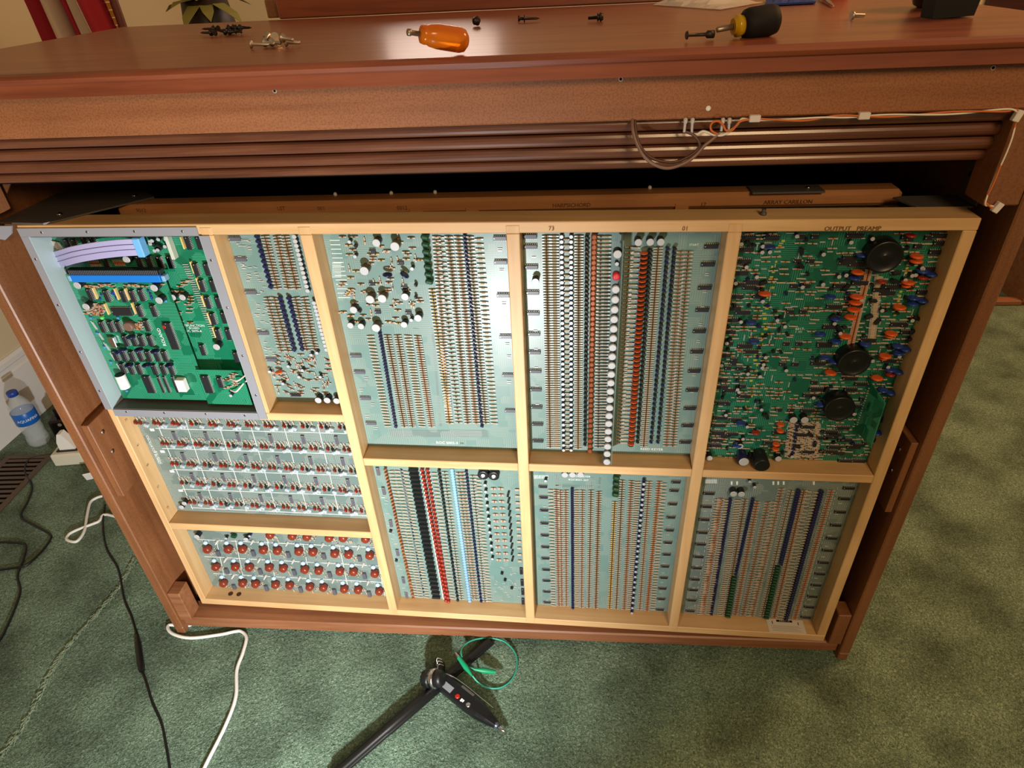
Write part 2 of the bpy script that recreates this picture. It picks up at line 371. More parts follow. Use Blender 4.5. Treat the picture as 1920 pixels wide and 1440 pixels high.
for u0, u1, v0, v1 in ((.0137, .4423, .536, .552), (.0137, .4423, .2435, .261), (.4612, .7443, .437, .4542), (.7637, 1.0453, .437, .4542), (1.0642, 1.3423, .437, .4535)):
    frame_obj('shelf', MB().bbox(u0, u1, .0, FD, v0, v1, .0012), W_FRAME, cf)
frame_obj('edge_strip', MB().bbox(.03, .23, .012, .03, -.008, -.0002, .001), W_PLINTH, cf)
def ftext(s, px, size, mat, parent, d=-.0012, vt=None, lift=0):
    u, v = FR(px[0], px[1], d)
    o = link('lettering', text_mesh(s, size, mat), parent, (u, d, v), (math.pi / 2, 0, 0)); return o
ftext('OUTPUT   PREAMP', (1599, 429), .0085, INK, cf); ftext('73', (1034, 429), .0085, INK, cf); ftext('01', (1285, 429), .0085, INK, cf)
for s, p in (('73', (217, 793)), ('61', (240, 840)), ('49', (262, 878)), ('37', (281, 919)), ('25', (298, 957))):
    ftext(s, p, .007, INK, cf, .006).rotation_euler = (math.pi / 2, 0, math.pi / 2)
for o in [c for c in cf.children if c.name.startswith('lettering') and abs(c.rotation_euler[2] - math.pi / 2) < .01]:
    o.location[0] = .0138; o.location[1] = .016
for u in (.066, .086):
    MB().cyl((u, .018, .0176), (u, .018, .0180), .0055, n=14).build('drilled_hole', plain('drilled_wood', (70, 40, 18), .8), cf)
b0 = MB().lathe([(0, .0045), (.003, .0045), (.0032, .003), (.008, .003)], (1.093, .02, FH), (0, 0, 1), 10); b0.build('bolt', STEELD, cf)
# caution sticker on the bottom rail
st = empty('caution_sticker', FWD(1.286, .0175, .0176), 'white caution sticker with black heading on the bottom rail', 'sticker', -TH)
MB().bbox(-.037, .037, -.0155, .0165, 0, .0006, .0002).build('paper', plain('sticker_paper', (214, 206, 192), .6), st)
MB().box(-.017, .015, .0095, .0145, .0006, .0008).build('heading_bar', BLACK, st)
link('lettering', text_mesh('CAUTION', .0045, PRINT), st, (-.001, .012, .0009))
for k in range(5):
    MB().box(-.03 + .003 * (k % 2), .03 - .004 * (k % 3), -.0125 + .003 * k, -.0118 + .003 * k, .0006, .0007).build('text_line', plain('grey_ink', (150, 140, 130), .7), st)
for sx in (-.026, .026): MB().box(sx - .0008, sx + .0008, .004, .011, .0006, .0007).build('mark', BLACK, st)

rf = empty('card_frame', (-.575, .125, .0549), 'second maple frame standing behind the swing-out card frame', 'frame')
RW = 1.21; RH = .8955
MB().bbox(0, RW, 0, .04, RH - .024, RH, .006).build('top_rail', W_FRAMED, rf)
MB().bbox(0, RW, 0, .04, 0, .02, .0012).build('bottom_rail', W_FRAME, rf)
for u in (0, RW - .018): MB().bbox(u, u + .018, 0, .04, .0202, RH - .0242, .0012).build('side_rail', W_FRAMEV, rf)
for px in (375, 780, 885, 1278):
    u = PY(px, 392, .125).x + .575
    MB().bbox(u - .010, u + .010, -.0006, .04, .0202, RH - .0242, .001).build('mullion', W_FRAMEV, rf)
    MB().bbox(u - .010, u + .010, -.0012, .003, RH - .0240, RH - .0135, .0006).build('mullion_tenon', W_FRAMED, rf)
MB().box(.0185, RW - .0185, .033, .0355, .0205, RH - .0245).build('card_backing', PALE, rf)
for s, px in (('9012', (264, 394)), ('LST', (527, 391)), ('001', (602, 391)), ('0012', (754, 390)), ('HARPSICHORD', (1072, 385)), ('17', (1319, 384)), ('ARRAY CARILLON', (1478, 379))):
    p = PY(px[0], px[1], .1235)
    link('lettering', text_mesh(s, .0085, INK), rf, (p.x + .575, -.0013, min(p.z - .0549, RH - .008)), (math.pi / 2, 0, 0))
for px in (630, 735, 817, 1217):
    p = PY(px, 360, .16)
    MB().lathe([(0, .003), (.003, .003), (.005, .0015)], (p.x + .575, .030, RH), (0, 0, 1), 8).build('plastic_peg', WHITE, rf)
u0 = PY(1405, 372, .13).x + .575; u1 = PY(1540, 366, .13).x + .575
pl = MB().bbox(u0, u1, -.008, .026, RH + .0001, RH + .003, .0005).build('cover_plate', STEELD, rf)
MB().lathe([(0, .003), (.002, .003), (.0025, .001)], (u1 - .02, .008, RH + .003), (0, 0, 1), 8).build('screw', CHROME, pl)

# hinge plate and angle bracket
hz = .9512
hp = empty('hinge_plate', (-.63, .1, hz), 'grey steel hinge plate bridging the two wooden card frames', 'bracket')
poly = [(-.7152, .048), (-.634, .040), (-.622, .050), (-.525, .158), (-.56, .19), (-.7152, .19)]
o = MB().prism(poly, hz, hz + .0025, 'z').build('plate', STEELD, hp); o.location = (.63, -.1, -hz)
o = MB().prism([(-.7152, hz), (-.684, hz), (-.690, hz - .012), (-.706, hz - .022), (-.7152, hz - .020)], .0375, .040, 'y').build('front_lip', STEEL, hp); o.location = (.63, -.1, -hz)
for x, y in ((112, 402), (252, 367)):
    p = PZ(x, y, hz + .0025); q = MB().lathe([(0, .005), (.0015, .0045), (.003, .002)], (p.x, p.y, hz + .0025), (0, 0, 1), 10).build('screw', CHROME, hp); q.location = (.63, -.1, -hz)
ab = empty('angle_bracket', (.66, .085, .945), 'dark steel angle bracket screwed inside the right console side', 'bracket')
MB().prism([(-.036, .022), (-.05, .018), (-.036, -.024), (.036, -.026), (.0385, -.018), (.0385, .022)], 0, .0025, 'z').build('flat_leaf', STEELD, ab)
MB().prism([(-.026, .0026), (.022, .0026), (.022, .048), (.004, .056), (-.026, .036)], .0385, .041, 'x').build('upright_leaf', STEELD, ab)
for yy, zz in ((-.006, .02), (.008, .036), (-.008, .036)):
    MB().cyl((.0384, yy, zz), (.0372, yy, zz), .0032, n=10).build('screw', CHROME, ab)

# ================================================================== CIRCUIT BOARDS
BD = .036
def zt(x0, y0, s): return lambda x, y: (x0 + x / s, y0 + y / s)
def ic_mesh(L, Wd, h=.0038, body=None, npin=7):
    mb = MB(); mb.bbox(-L / 2, L / 2, -h, -.0008, -Wd / 2, Wd / 2, .0005, 0)
    for i in range(npin):
        x = -L / 2 + L * (i + .5) / npin
        for s in (-1, 1):
            mb.box(x - .0006, x + .0006, -h * .6, 0, min(s * Wd / 2, s * (Wd / 2 + .0008)), max(s * Wd / 2, s * (Wd / 2 + .0008)), 1)
    mb.cyl((-L / 2 + .0015, -h - .00005, 0), (-L / 2 + .0015, -h + .0001, 0), .0008, n=6, mi=1)
    return mb.mesh('integrated_circuit', [body or ICM, LEAD])
IC = ic_mesh(.0195, .0066); ICb = ic_mesh(.0195, .0066, body=ICG); IC16 = ic_mesh(.0225, .0068, npin=8); IC40 = ic_mesh(.051, .014, .0045, npin=20); IC28 = ic_mesh(.036, .014, .0045, npin=14); IC8 = ic_mesh(.0100, .0066, npin=4)
ICK = ic_mesh(.0205, .0078, .0065, npin=8)
IC18 = ic_mesh(.0165, .0062, npin=7)
def can_mesh(r, h, body, top, n=14):
    return MB().lathe([(0, r * .96), (.0006, r), (h - .0008, r), (h, r * .9)], (0, 0, 0), (0, -1, 0), n, mis=[0, 0, 1, 1]).mesh('electrolytic_capacitor', [body, top])
def disc_mesh(r, t, mat, n=14):
    mb = MB(); mb.lathe([(-t / 2, r * .7), (-t / 4, r), (t / 4, r), (t / 2, r * .7)], (0, -r - .002, 0), (0, 0, 1), n)
    for s in (-1, 1): mb.box(s * r * .5 - .0003, s * r * .5 + .0003, -.004, 0, -.0003, .0003, 1)
    return mb.mesh('disc_capacitor', [mat, LEAD])
def film_mesh(a, b, h, mat, rot=0):
    mb = MB(); M = Matrix.Rotation(rot, 4, 'Y')
    mb.bbox(-a / 2, a / 2, -h, -.0008, -b / 2, b / 2, min(a, b) * .28, 0, M)
    return mb.mesh('film_capacitor', [mat])
class Board:
    def __init__(s, name, label, u0, u1, v0, v1, mat, z, d=BD):
        s.u0, s.v0, s.d, s.z = u0, v0, d, z
        s.o = empty(name, FWD(u0, d, v0), label, 'circuit board', -TH, 'circuit boards in the maple frame')
        s.w, s.h = u1 - u0, v1 - v0
        MB().box(.0004, s.w - .0004, 0, .0016, .0004, s.h - .0004).build('board_panel', mat, s.o)
        s.r = MB(); s.sk = MB()
    def uv(s, x, y, out=0):
        u, v = FR(*s.z(x, y), s.d - out); return u - s.u0, v - s.v0
    def put(s, me, name, x, y, out=0, rot=0, jit=0):
        u, v = s.uv(x, y, out)
        if not (.001 < u < s.w - .001 and .001 < v < s.h - .001): return None
        return link(name, me, s.o, (u + random.uniform(-jit, jit), 0, v + random.uniform(-jit, jit)), (0, rot, 0))
    def col(s, p0, p1, n, me, name, out=0, rot=0, jr=0, alt=None):
        for i in range(n):
            t = (i + .5) / n; m2 = me[i % len(me)] if isinstance(me, (list, tuple)) else me
            s.put(m2, name, p0[0] + (p1[0] - p0[0]) * t, p0[1] + (p1[1] - p0[1]) * t, out, rot + random.uniform(-jr, jr))
    def res1(s, u, v, L=.012, mats=(1, 4), ang=0, r=.0014, bl=.0066):
        L *= 1.14
        if not (.004 < u < s.w - .004 and .002 < v < s.h - .002): return
        M = Matrix.Translation((u, 0, v)) @ Matrix.Rotation(ang, 4, 'Y'); mb = s.r; hgt = -.0022
        xs = (-bl / 2, -bl / 6, bl / 6, bl / 2); n = 5; vs = []
        for x in xs:
            for i in range(n):
                a = 2 * math.pi * i / n; vs.append(M @ Vector((x, hgt + r * math.cos(a), r * math.sin(a))))
        for k, mi in enumerate((mats[0], mats[1], mats[0])):
            o = len(mb.v) if k == 0 else o
            if k == 0: mb.v += [tuple(p) for p in vs]
            for i in range(n):
                mb.f.append((o + k * n + i, o + k * n + (i + 1) % n, o + (k + 1) * n + (i + 1) % n, o + (k + 1) * n + i)); mb.m.append(mi); mb.s.append(True)
        t = .0007
        for sg in (-1, 1):
            a, b = sorted((sg * bl / 2, sg * L / 2))
            mb.box(a, b, hgt - t, hgt + t, -t, t, 0, M)
            e0, e1 = sorted((sg * L / 2, sg * (L / 2 - .001))); mb.box(e0, e1, hgt, 0, -t, t, 0, M)
    def rcol(s, p0, p1, n, L=.012, mats=(1, 4), jr=.08, r=.0014, bl=.0066, alt=None):
        a = s.uv(*p0); b = s.uv(*p1)
        for i in range(n):
            t = (i + .5) / n; mm = mats if not alt or random.random() > .3 else alt
            s.res1(a[0] + (b[0] - a[0]) * t, a[1] + (b[1] - a[1]) * t, L, mm, random.uniform(-jr, jr), r, bl)
    def jump(s, x, y, L=.008, ang=0):
        u, v = s.uv(x, y); s.jump_uv(u, v, L, ang)
    def jump_uv(s, u, v, L=.008, ang=0):
        if not (.005 < u < s.w - .005 and .003 < v < s.h - .003): return
        M = Matrix.Translation((u, 0, v)) @ Matrix.Rotation(ang, 4, 'Y'); s.r.box(-L / 2, L / 2, -.0014, -.0002, -.0006, .0006, 0, M)
    def silk(s, p0, p1, wd=.0007, mi=0):
        a = s.uv(*p0); b = s.uv(*p1); dx, dz = b[0] - a[0], b[1] - a[1]; l = math.hypot(dx, dz)
        M = Matrix.Translation(((a[0] + b[0]) / 2, 0, (a[1] + b[1]) / 2)) @ Matrix.Rotation(-math.atan2(dz, dx), 4, 'Y')
        s.sk.box(-l / 2, l / 2, -.0003, 0, -wd / 2, wd / 2, mi, M)
    def text(s, t, x, y, size, mat=None, rot=0):
        u, v = s.uv(x, y); o = link('lettering', text_mesh(t, size, mat or PRINT), s.o, (u, -.0004, v), (math.pi / 2, rot, 0)); return o
    def done(s):
        if s.r.f: tag(s.r.build('resistor_rows', [LEAD, TAN, TAN2, RBR, BND, BNDR, ROR, GLD, CANB, CAPTOP, NAVY, LBLUE], s.o), kind='stuff')
        if s.sk.f: tag(s.sk.build('silk_lines', [PRINT, PALEG, YEL], s.o), kind='stuff')
NV = film_mesh(.0075, .0052, .009, NAVY, .6); NVs = film_mesh(.006, .0038, .007, NAVY, .5); GR = film_mesh(.012, .0075, .011, GRN, .25); GRs = film_mesh(.0105, .0042, .009, GRN, .15)
BKW = film_mesh(.019, .0052, .009, CANB); REDc = film_mesh(.0072, .0055, .010, RED, .35); DK = film_mesh(.006, .004, .008, CANB, .5)
BKS = film_mesh(.011, .005, .009, CANB); BRD = disc_mesh(.0035, .0034, BRNC); PB = MB().lathe([(0, .0038), (.006, .0038), (.0065, .003), (.0066, .0014), (.006, .0012)], (0, 0, 0), (0, -1, 0), 12).mesh('pale_capacitor', [LBLUE])
WCAN = can_mesh(.0036, .009, CANB, CAPTOP, 10); SCAN = can_mesh(.0030, .010, CANB, CAPTOP, 10); SCANn = can_mesh(.0030, .010, NAVY, CAPTOP, 10)
MCAN = can_mesh(.0055, .013, CANB, CAPTOP); BCAN = can_mesh(.0072, .016, CANO, CAPTOP); KCAN = can_mesh(.0062, .014, CANB, CAPTOP)
COPc = MB().lathe([(0, .0042), (.004, .0046), (.008, .0046), (.0095, .003)], (0, 0, 0), (0, -1, 0), 10, mis=[0, 1, 2]).mesh('film_capacitor', [CANB, COPPER, COPPER])
ORc = MB().lathe([(-.0034, .0040), (-.0030, .0050), (.0002, .0050), (.0004, .0060), (.0013, .0060), (.0016, .004)], (0, -.0068, 0), (0, 0, 1), 12, mis=[0, 0, 1, 1, 1]).mesh('disc_capacitor', [CANB, ORG])
WDISC = MB().lathe([(0, .0055), (.006, .0062), (.009, .0062), (.0098, .005)], (0, 0, 0), (0, -1, 0), 14, mis=[0, 1, 1]).mesh('can_capacitor', [CANB, CAPTOP])
DO, DB_, DR, DT = disc_mesh(.0088, .0036, ORG), disc_mesh(.0078, .0036, BLUE), disc_mesh(.0068, .0036, RED), disc_mesh(.0075, .0034, NAVY)
DOs = disc_mesh(.0062, .0034, ORG)

# ---- board A: narrow card between the steel tray and the second mullion
A = Board('circuit_board', 'narrow pale green circuit board beside the steel tray with navy capacitor zigzags', .310, .4425, .5522, .879, PALE, zt(380, 420, 4))
for x, y in ((245, 108), (290, 262), (365, 507), (458, 813), (520, 1012)): A.put(ICb, 'integrated_circuit', x, y)
A.col((400, 75), (515, 490), 11, NV, 'film_capacitor', .006, 0)
for a, b in (((470, 80), (570, 490)), ((560, 80), (650, 490)), ((620, 80), (712, 490))): A.rcol(a, b, 19, .0125, (2, 5), .15, alt=(1, 4))
A.col((680, 80), (790, 520), 13, WCAN, 'electrolytic_capacitor', .009)
A.col((575, 540), (690, 960), 12, NV, 'film_capacitor', .006); A.col((640, 540), (750, 955), 12, NV, 'film_capacitor', .006)
for a, b in (((490, 540), (600, 960)), ((540, 540), (650, 960)), ((700, 540), (790, 950)), ((765, 540), (850, 950))): A.rcol(a, b, 19, .0125, (2, 5), .2, alt=(1, 4))
A.col((830, 580), (930, 960), 13, WCAN, 'electrolytic_capacitor', .009)
for i in range(70): A.rcol((random.uniform(520, 960), random.uniform(970, 1270)), (0, 0), 1) if 0 else A.res1(*A.uv(random.uniform(530, 960), random.uniform(975, 1280)), .011, random.choice(((2, 5), (1, 4), (3, 4))), random.choice((0, 0, .5, 1.5)))
for x, y in ((640, 1070), (720, 1150), (600, 1200), (880, 1150), (500, 1110), (745, 1100)): A.put(SCAN, 'electrolytic_capacitor', x, y, .010)
A.put(SCANn, 'electrolytic_capacitor', 855, 970, .01); A.put(SCAN, 'electrolytic_capacitor', 812, 985, .01); A.put(DOs, 'disc_capacitor', 575, 1105, .006)
for x, y in ((865, 1325), (932, 1325), (1003, 1330)): A.put(KCAN, 'electrolytic_capacitor', x, y, .014)
A.put(IC, 'integrated_circuit', 700, 1275)
for i in range(60):
    t = random.random(); A.jump(240 + t * 230 + random.uniform(0, 130), 90 + t * 900, .006, random.choice((0, 0, .3)))
A.done()
# ---- board B
B = Board('circuit_board', 'large pale green circuit board lettered ROC 5002-3 with brown resistor columns', .461, .7445, .4544, .879, PALE, zt(600, 420, 3.274))
for x, y in ((1105, 85), (1110, 232), (1125, 435), (1140, 688), (1155, 925), (1170, 1142)): B.put(ICb, 'integrated_circuit', x, y)
for x, y in ((222, 805), (245, 905), (280, 1065), (315, 1218)): B.put(ICb, 'integrated_circuit', x, y)
for x, y in ((458, 140), (270, 290), (305, 465), (380, 460), (342, 640)): B.put(BCAN, 'electrolytic_capacitor', x, y, .016)
for x, y in ((185, 625), (250, 630), (515, 620)): B.put(MCAN, 'electrolytic_capacitor', x, y, .013)
for x, y in ((180, 110), (215, 140), (350, 110), (565, 275), (585, 380), (585, 455), (605, 570), (240, 540), (215, 200), (415, 310), (520, 310), (525, 440), (560, 590), (210, 520)): B.put(random.choice((SCAN, DK, DT, KCAN)), 'capacitor', x, y, .009, random.uniform(0, 1))
for x, y in ((325, 165), (497, 235), (323, 362), (520, 385), (358, 535), (545, 540)): B.put(IC8, 'integrated_circuit', x, y)
for i in range(95): B.res1(*B.uv(random.uniform(130, 620), random.uniform(75, 620)), .010, random.choice(((2, 5), (1, 4), (7, 4))), random.choice((0, 0, 0, 1.57)))
B.col((640, 60), (672, 380), 7, GR, 'film_capacitor', .009)
N = 62
for a, b, n, m in (((715, 65), (795, 1225), N, (2, 5)), ((690, 390), (800, 1225), 44, (7, 4)), ((735, 65), (855, 1225), 44, (2, 4)), ((790, 65), (910, 1225), N, (1, 4)), ((848, 65), (962, 1225), N, (1, 5)), ((918, 65), (1020, 1225), N, (2, 4)), ((975, 75), (1072, 1230), 44, (2, 2))): B.rcol(a, b, n, .0115, m, .1)
B.col((886, 60), (995, 1255), 46, NVs, 'film_capacitor', .005)
B.col((362, 645), (466, 1255), 32, NVs, 'film_capacitor', .005)
for a, b, n, m in (((310, 675), (420, 1245), 30, (2, 2)), ((415, 675), (522, 1245), 42, (2, 4)), ((478, 675), (572, 1245), 42, (2, 4)), ((540, 675), (630, 1245), 34, (2, 2)), ((600, 680), (688, 1245), 42, (2, 5))): B.rcol(a, b, n, .0115, m, .1)
for i in range(14): B.silk((60 + i * 4, 100 + 27 * i), (120 + i * 5, 100 + 27 * i), .0009)
for i in range(8): B.silk((75, 240 + 12 * i), (130, 240 + 12 * i), .0008)
B.silk((430, 1285), (1030, 1287), .016, 1); B.silk((590, 650), (590, 640), .01, 1); B.silk((690, 640), (740, 1240), .004, 1)
for x, y in ((1145, 580), (1165, 585)): B.silk((x - 8, y), (x + 8, y), .007)
for x, y in ((1105, 150), (1115, 275), (1130, 480), (1150, 730), (1160, 962), (1160, 805), (285, 940), (325, 1100), (345, 1245), (255, 1010), (290, 1170)): B.jump(x, y, .007); B.jump(x, y + 12, .006)
B.text('ROC 5002-3', 780, 1343, .0078); B.text('DK', 872, 1346, .005, BLACK)
B.done()
# ---- board C
C = Board('circuit_board', 'pale green circuit board lettered REED KEYER with orange ringed capacitor columns', .7635, 1.0455, .4544, .879, PALE, zt(960, 420, 3.131))
for x, y in ((108, 70), (110, 130), (115, 250), (122, 400), (125, 522), (130, 642), (133, 750), (138, 860), (140, 968), (145, 1070), (150, 1170), (152, 1268), (1168, 128), (1148, 233), (1130, 370), (1115, 500), (1098, 625), (1083, 745), (1068, 858), (1055, 970), (1042, 1077), (1028, 1178), (1015, 1275)): C.put(IC, 'integrated_circuit', x, y)
for a, b, n, m in (((202, 60), (225, 1310), 88, (2, 4)), ((248, 60), (263, 1310), 88, (2, 2)), ((320, 70), (325, 1330), 43, (2, 2)), ((393, 60), (388, 1318), 92, (2, 4)), ((522, 60), (505, 1312), 66, (2, 4)), ((556, 60), (535, 1312), 66, (2, 2)), ((725, 120), (658, 1290), 44, (2, 2)), ((690, 120), (630, 1290), 50, (1, 4)), ((858, 130), (772, 1305), 88, (2, 4)), ((990, 150), (905, 1305), 60, (1, 5)), ((1035, 150), (942, 1305), 62, (1, 4))): C.rcol(a, b, n, .0115, m, .05)
C.col((290, 62), (303, 1345), 43, SCANn, 'electrolytic_capacitor', .010); C.col((347, 62), (347, 1345), 43, SCANn, 'electrolytic_capacitor', .010)
C.col((440, 65), (428, 1310), 46, DK, 'film_capacitor', .006)
C.col((483, 62), (457, 1350), 43, COPc, 'film_capacitor', .008)
C.col((775, 160), (697, 1305), 42, ORc, 'disc_capacitor', .007)
C.col((814, 140), (736, 1295), 42, DK, 'film_capacitor', .006)
C.col((915, 130), (815, 1298), 42, [NVs, DK, NVs], 'film_capacitor', .006); C.col((956, 130), (855, 1298), 42, [DK, NVs], 'film_capacitor', .006)
for x, y in ((742, 110), (812, 108), (874, 108), (137, 340)): C.put(MCAN, 'electrolytic_capacitor', x, y, .013)
for i in range(11):
    C.jump(128 + i * 2.5, 192 + i * 108, .006); C.jump(1143 - i * 12.5, 300 + i * 98, .006); C.jump(1143 - i * 12.5, 288 + i * 98, .005)
C.text('REED KEYER', 820, 1322, .0072); C.text('START', 1068, 122, .0045)
C.done()
# card standing edge-on in the middle of board C, with a row of white topped cans
uC, vC0 = FR(1150, 470, .012); uC = FR(1157, 640, .012)[0]; vb = FR(1143, 882, -.012)[1]; vt = .872
rc = empty('riser_card', FWD(uC, BD - .001, vb), 'thin circuit card standing edge-on with a column of white capped cans', 'circuit board', -TH)
MB().box(-.0008, .0008, -.046, 0, .012, vt - vb).build('board_panel', plain('edge_card', (92, 110, 100), .5), rc)
for i in range(22):
    v = vt - vb - .075 - i * .0162
    if v < .008: break
    link('can_capacitor', WDISC, rc, (-.0072, -.034 if v > .02 else -.036, v))
    MB().box(-.0014, -.0009, -.036, -.030, v - .001, v + .001).build('lead', LEAD, rc) if i % 3 == 0 else None
for z_, me in ((vt - vb - .022, KCAN), (vt - vb - .038, SCANn)): link('electrolytic_capacitor', me, rc, (-.007, -.028, z_))
MB().lathe([(0, .005), (.012, .0055), (.0125, .003)], (-.0072, -.03, vt - vb - .056), (0, -1, 0), 12).build('red_capacitor', plain('red_plastic', (206, 50, 60), .4), rc)

# ---- board D: dense preamp card
D = Board('circuit_board', 'dark green preamp circuit board crowded with chips, orange discs and round black drums', 1.064, 1.3425, .4537, .879, GREENB, zt(1300, 420, 3))
used = []
for (x, y) in ((1080, 190), (908, 785), (825, 1045)):
    D.put(MB().lathe([(0, .0225), (.001, .0235), (.022, .0235), (.0232, .0225), (.0232, .020), (.0226, .0195), (.0226, .004), (.0232, .0035)], (0, 0, 0), (0, -1, 0), 28).mesh('drum_coil', [BLACK]), 'drum_coil', x, y, .0232)
    used.append(D.uv(x, y, .02) + (.026,))
for x, y in ((922, 268), (915, 405), (908, 438), (898, 478), (882, 520), (852, 628), (770, 832), (1253, 178), (1250, 205), (1205, 325), (400, 388), (1157, 465), (1110, 612), (1075, 738), (1030, 862)): D.put(DO, 'disc_capacitor', x, y, .009)
for x, y in ((490, 1125), (488, 1160), (465, 1235), (462, 1262), (1100, 628), (1065, 752), (1195, 345)): D.put(DOs, 'disc_capacitor', x, y, .007)
for x, y in ((945, 172), (905, 300), (768, 405), (800, 530), (712, 615), (800, 655), (965, 672), (715, 1010), (1285, 262), (1335, 280), (1235, 412), (1285, 428), (1230, 445), (1145, 683), (1190, 700), (1150, 722), (1105, 815), (1150, 828), (1062, 930), (1105, 945), (325, 548), (340, 655), (265, 1115), (245, 1238), (740, 745), (1030, 1170), (985, 1160), (430, 125), (790, 770)): D.put(DB_, 'disc_capacitor', x, y, .008)
for x, y in ((1220, 62), (1285, 298), (1058, 320), (350, 1168), (1105, 842), (975, 1095), (960, 1160)): D.put(DR, 'disc_capacitor', x, y, .007)
# chips: a column near the left edge, op-amp pairs in the middle, a mixed field on the right
for i in range(13):
    y = 75 + i * 66
    if i in (11, 12): continue
    for x in (305 - i * 14,): D.put(IC16, 'integrated_circuit', x, y)
for i in range(5): D.put(IC16, 'integrated_circuit', 150 - i * 8, 1085 + i * 42 if i < 4 else 1240)
for i, y in enumerate((70, 205, 345, 490, 670, 785, 1040)):
    D.put(IC8, 'integrated_circuit', 605 - i * 21, y); D.put(IC8, 'integrated_circuit', 680 - i * 22, y)
for x, y in ((905, 62), (860, 215), (830, 345), (790, 462), (770, 575), (735, 680), (700, 780), (655, 960), (640, 1045), (1380, 62), (1370, 155), (1395, 105), (1330, 250), (1205, 605), (1085, 385), (1060, 1085), (980, 650), (1040, 1100), (850, 1210), (770, 1165), (770, 1195), (790, 1250), (900, 1250), (770, 1275), (850, 1328), (925, 1328), (1010, 1210), (480, 1170), (600, 1180), (430, 1225), (1150, 560), (1390, 200), (1300, 380)): D.put(IC16, 'integrated_circuit', x, y)
for x, y, me in ((285, 1340, can_mesh(.0085, .026, NAVY, CAPTOP)), (388, 1362, can_mesh(.0128, .033, CANB, BLACK)), (92, 1322, MCAN), (480, 1325, MCAN), (265, 1255, MCAN), (560, 1320, SCANn), (565, 1105, KCAN), (628, 1105, KCAN)): D.put(me, 'electrolytic_capacitor', x, y, {285: .026, 388: .033}.get(x, .014))
def clash(u, v): return any((u - a) ** 2 + (v - b) ** 2 < r * r for a, b, r in used)
rnd = random.Random(3)
for i in range(60):
    u = D.w * rnd.choice((rnd.uniform(.56, .97), rnd.uniform(.56, .97), rnd.uniform(.04, .2))); v = rnd.uniform(.01, D.h - .01)
    if not clash(u, v): link('integrated_circuit', rnd.choice((IC16, IC, IC8)), D.o, (u if u < D.w - .014 else u - .012, 0, v), (0, 0, 0)); used.append((u, v, .006))
for i in range(270):
    x = rnd.uniform(130, 1420); y = rnd.uniform(60, 1320); u, v = D.uv(x, y, .009)
    if .35 < u / D.w < .53 and rnd.random() < .75: continue
    if clash(u, v): continue
    D.put(rnd.choice((SCAN, SCAN, SCANn, DK, DK, DK, NVs, BKS)), 'capacitor', x, y, .009, rnd.uniform(0, 3))
for i in range(64):
    for j in range(20):
        u = D.w * (j + .5) / 20 + rnd.uniform(-.003, .003); v = D.h * (i + .5) / 64 + rnd.uniform(-.0015, .0015)
        dens = .62 if not (.32 < u / D.w < .55) else .42
        if u / D.w > .62: dens = .75
        if rnd.random() > dens or clash(u, v): continue
        if rnd.random() < .30: D.jump_uv(u, v, rnd.uniform(.005, .011), rnd.choice((0, 0, 0, 1.57)))
        else: D.res1(u, v, .0115, rnd.choice(((2, 5), (1, 4), (6, 4), (2, 2), (6, 5))), rnd.choice((0, 0, 0, .04, -.06)), .0013)
D.rcol((985, 250), (880, 680), 60, .009, (6, 4), .03); D.rcol((1040, 290), (1000, 640), 40, .010, (2, 2), .03)
for k in range(5): D.rcol((555 + k * 35, 1110), (530 + k * 38, 1310), 24, .011, (2, 2), .5, alt=(1, 4))
for k in range(4): D.col((590, 1110), (560, 1300), 9, NVs, 'film_capacitor', .006) if k == 0 else None
for i in range(34):
    t = i / 34; x = 485 - t * 190 + rnd.uniform(-22, 12); D.silk((x, 95 + t * 990), (x + rnd.uniform(8, 22), 95 + t * 990), rnd.choice((.002, .0035, .003)), 2)
for i in range(16):
    t = i / 16; x = 1215 - t * 110; D.silk((x, 170 + t * 420), (x + 15, 170 + t * 420), .0035, 2)
D.text('6017-', 600, 590, .006); D.text('3  XX', 592, 606, .004)
D.done()
# small card standing out of the preamp board
p = [FR(1300 + x / 3, 420 + y / 3, d) for x, y, d in ((905, 1010, .034), (880, 1110, .034))]
us, vs_ = D.uv(885, 1130)
sc = empty('riser_card', FWD(D.u0 + us + .006, BD - .0006, D.v0 + vs_ - .004), 'small upright green card standing on the preamp board beside a black drum', 'circuit board', -TH + .30)
MB().prism([(0, 0), (0, .094), (-.044, .080), (-.046, -.008)], -.0008, .0008, 'x').build('board_panel', GREENM, sc)
mbp = MB()
for i in range(16): mbp.cyl((-.0008, -.006, .01 + i * .0048), (-.0022, -.006, .01 + i * .0048), .001, n=6)
tag(mbp.build('solder_joints', LEAD, sc), kind='stuff')
for k, (yy, zz) in enumerate(((-.02, .03), (-.018, .055), (-.022, .012))): MB().bbox(-.003, -.0009, yy - .003, yy + .003, zz - .008, zz + .008, .0005).build('chip', GREENB, sc)

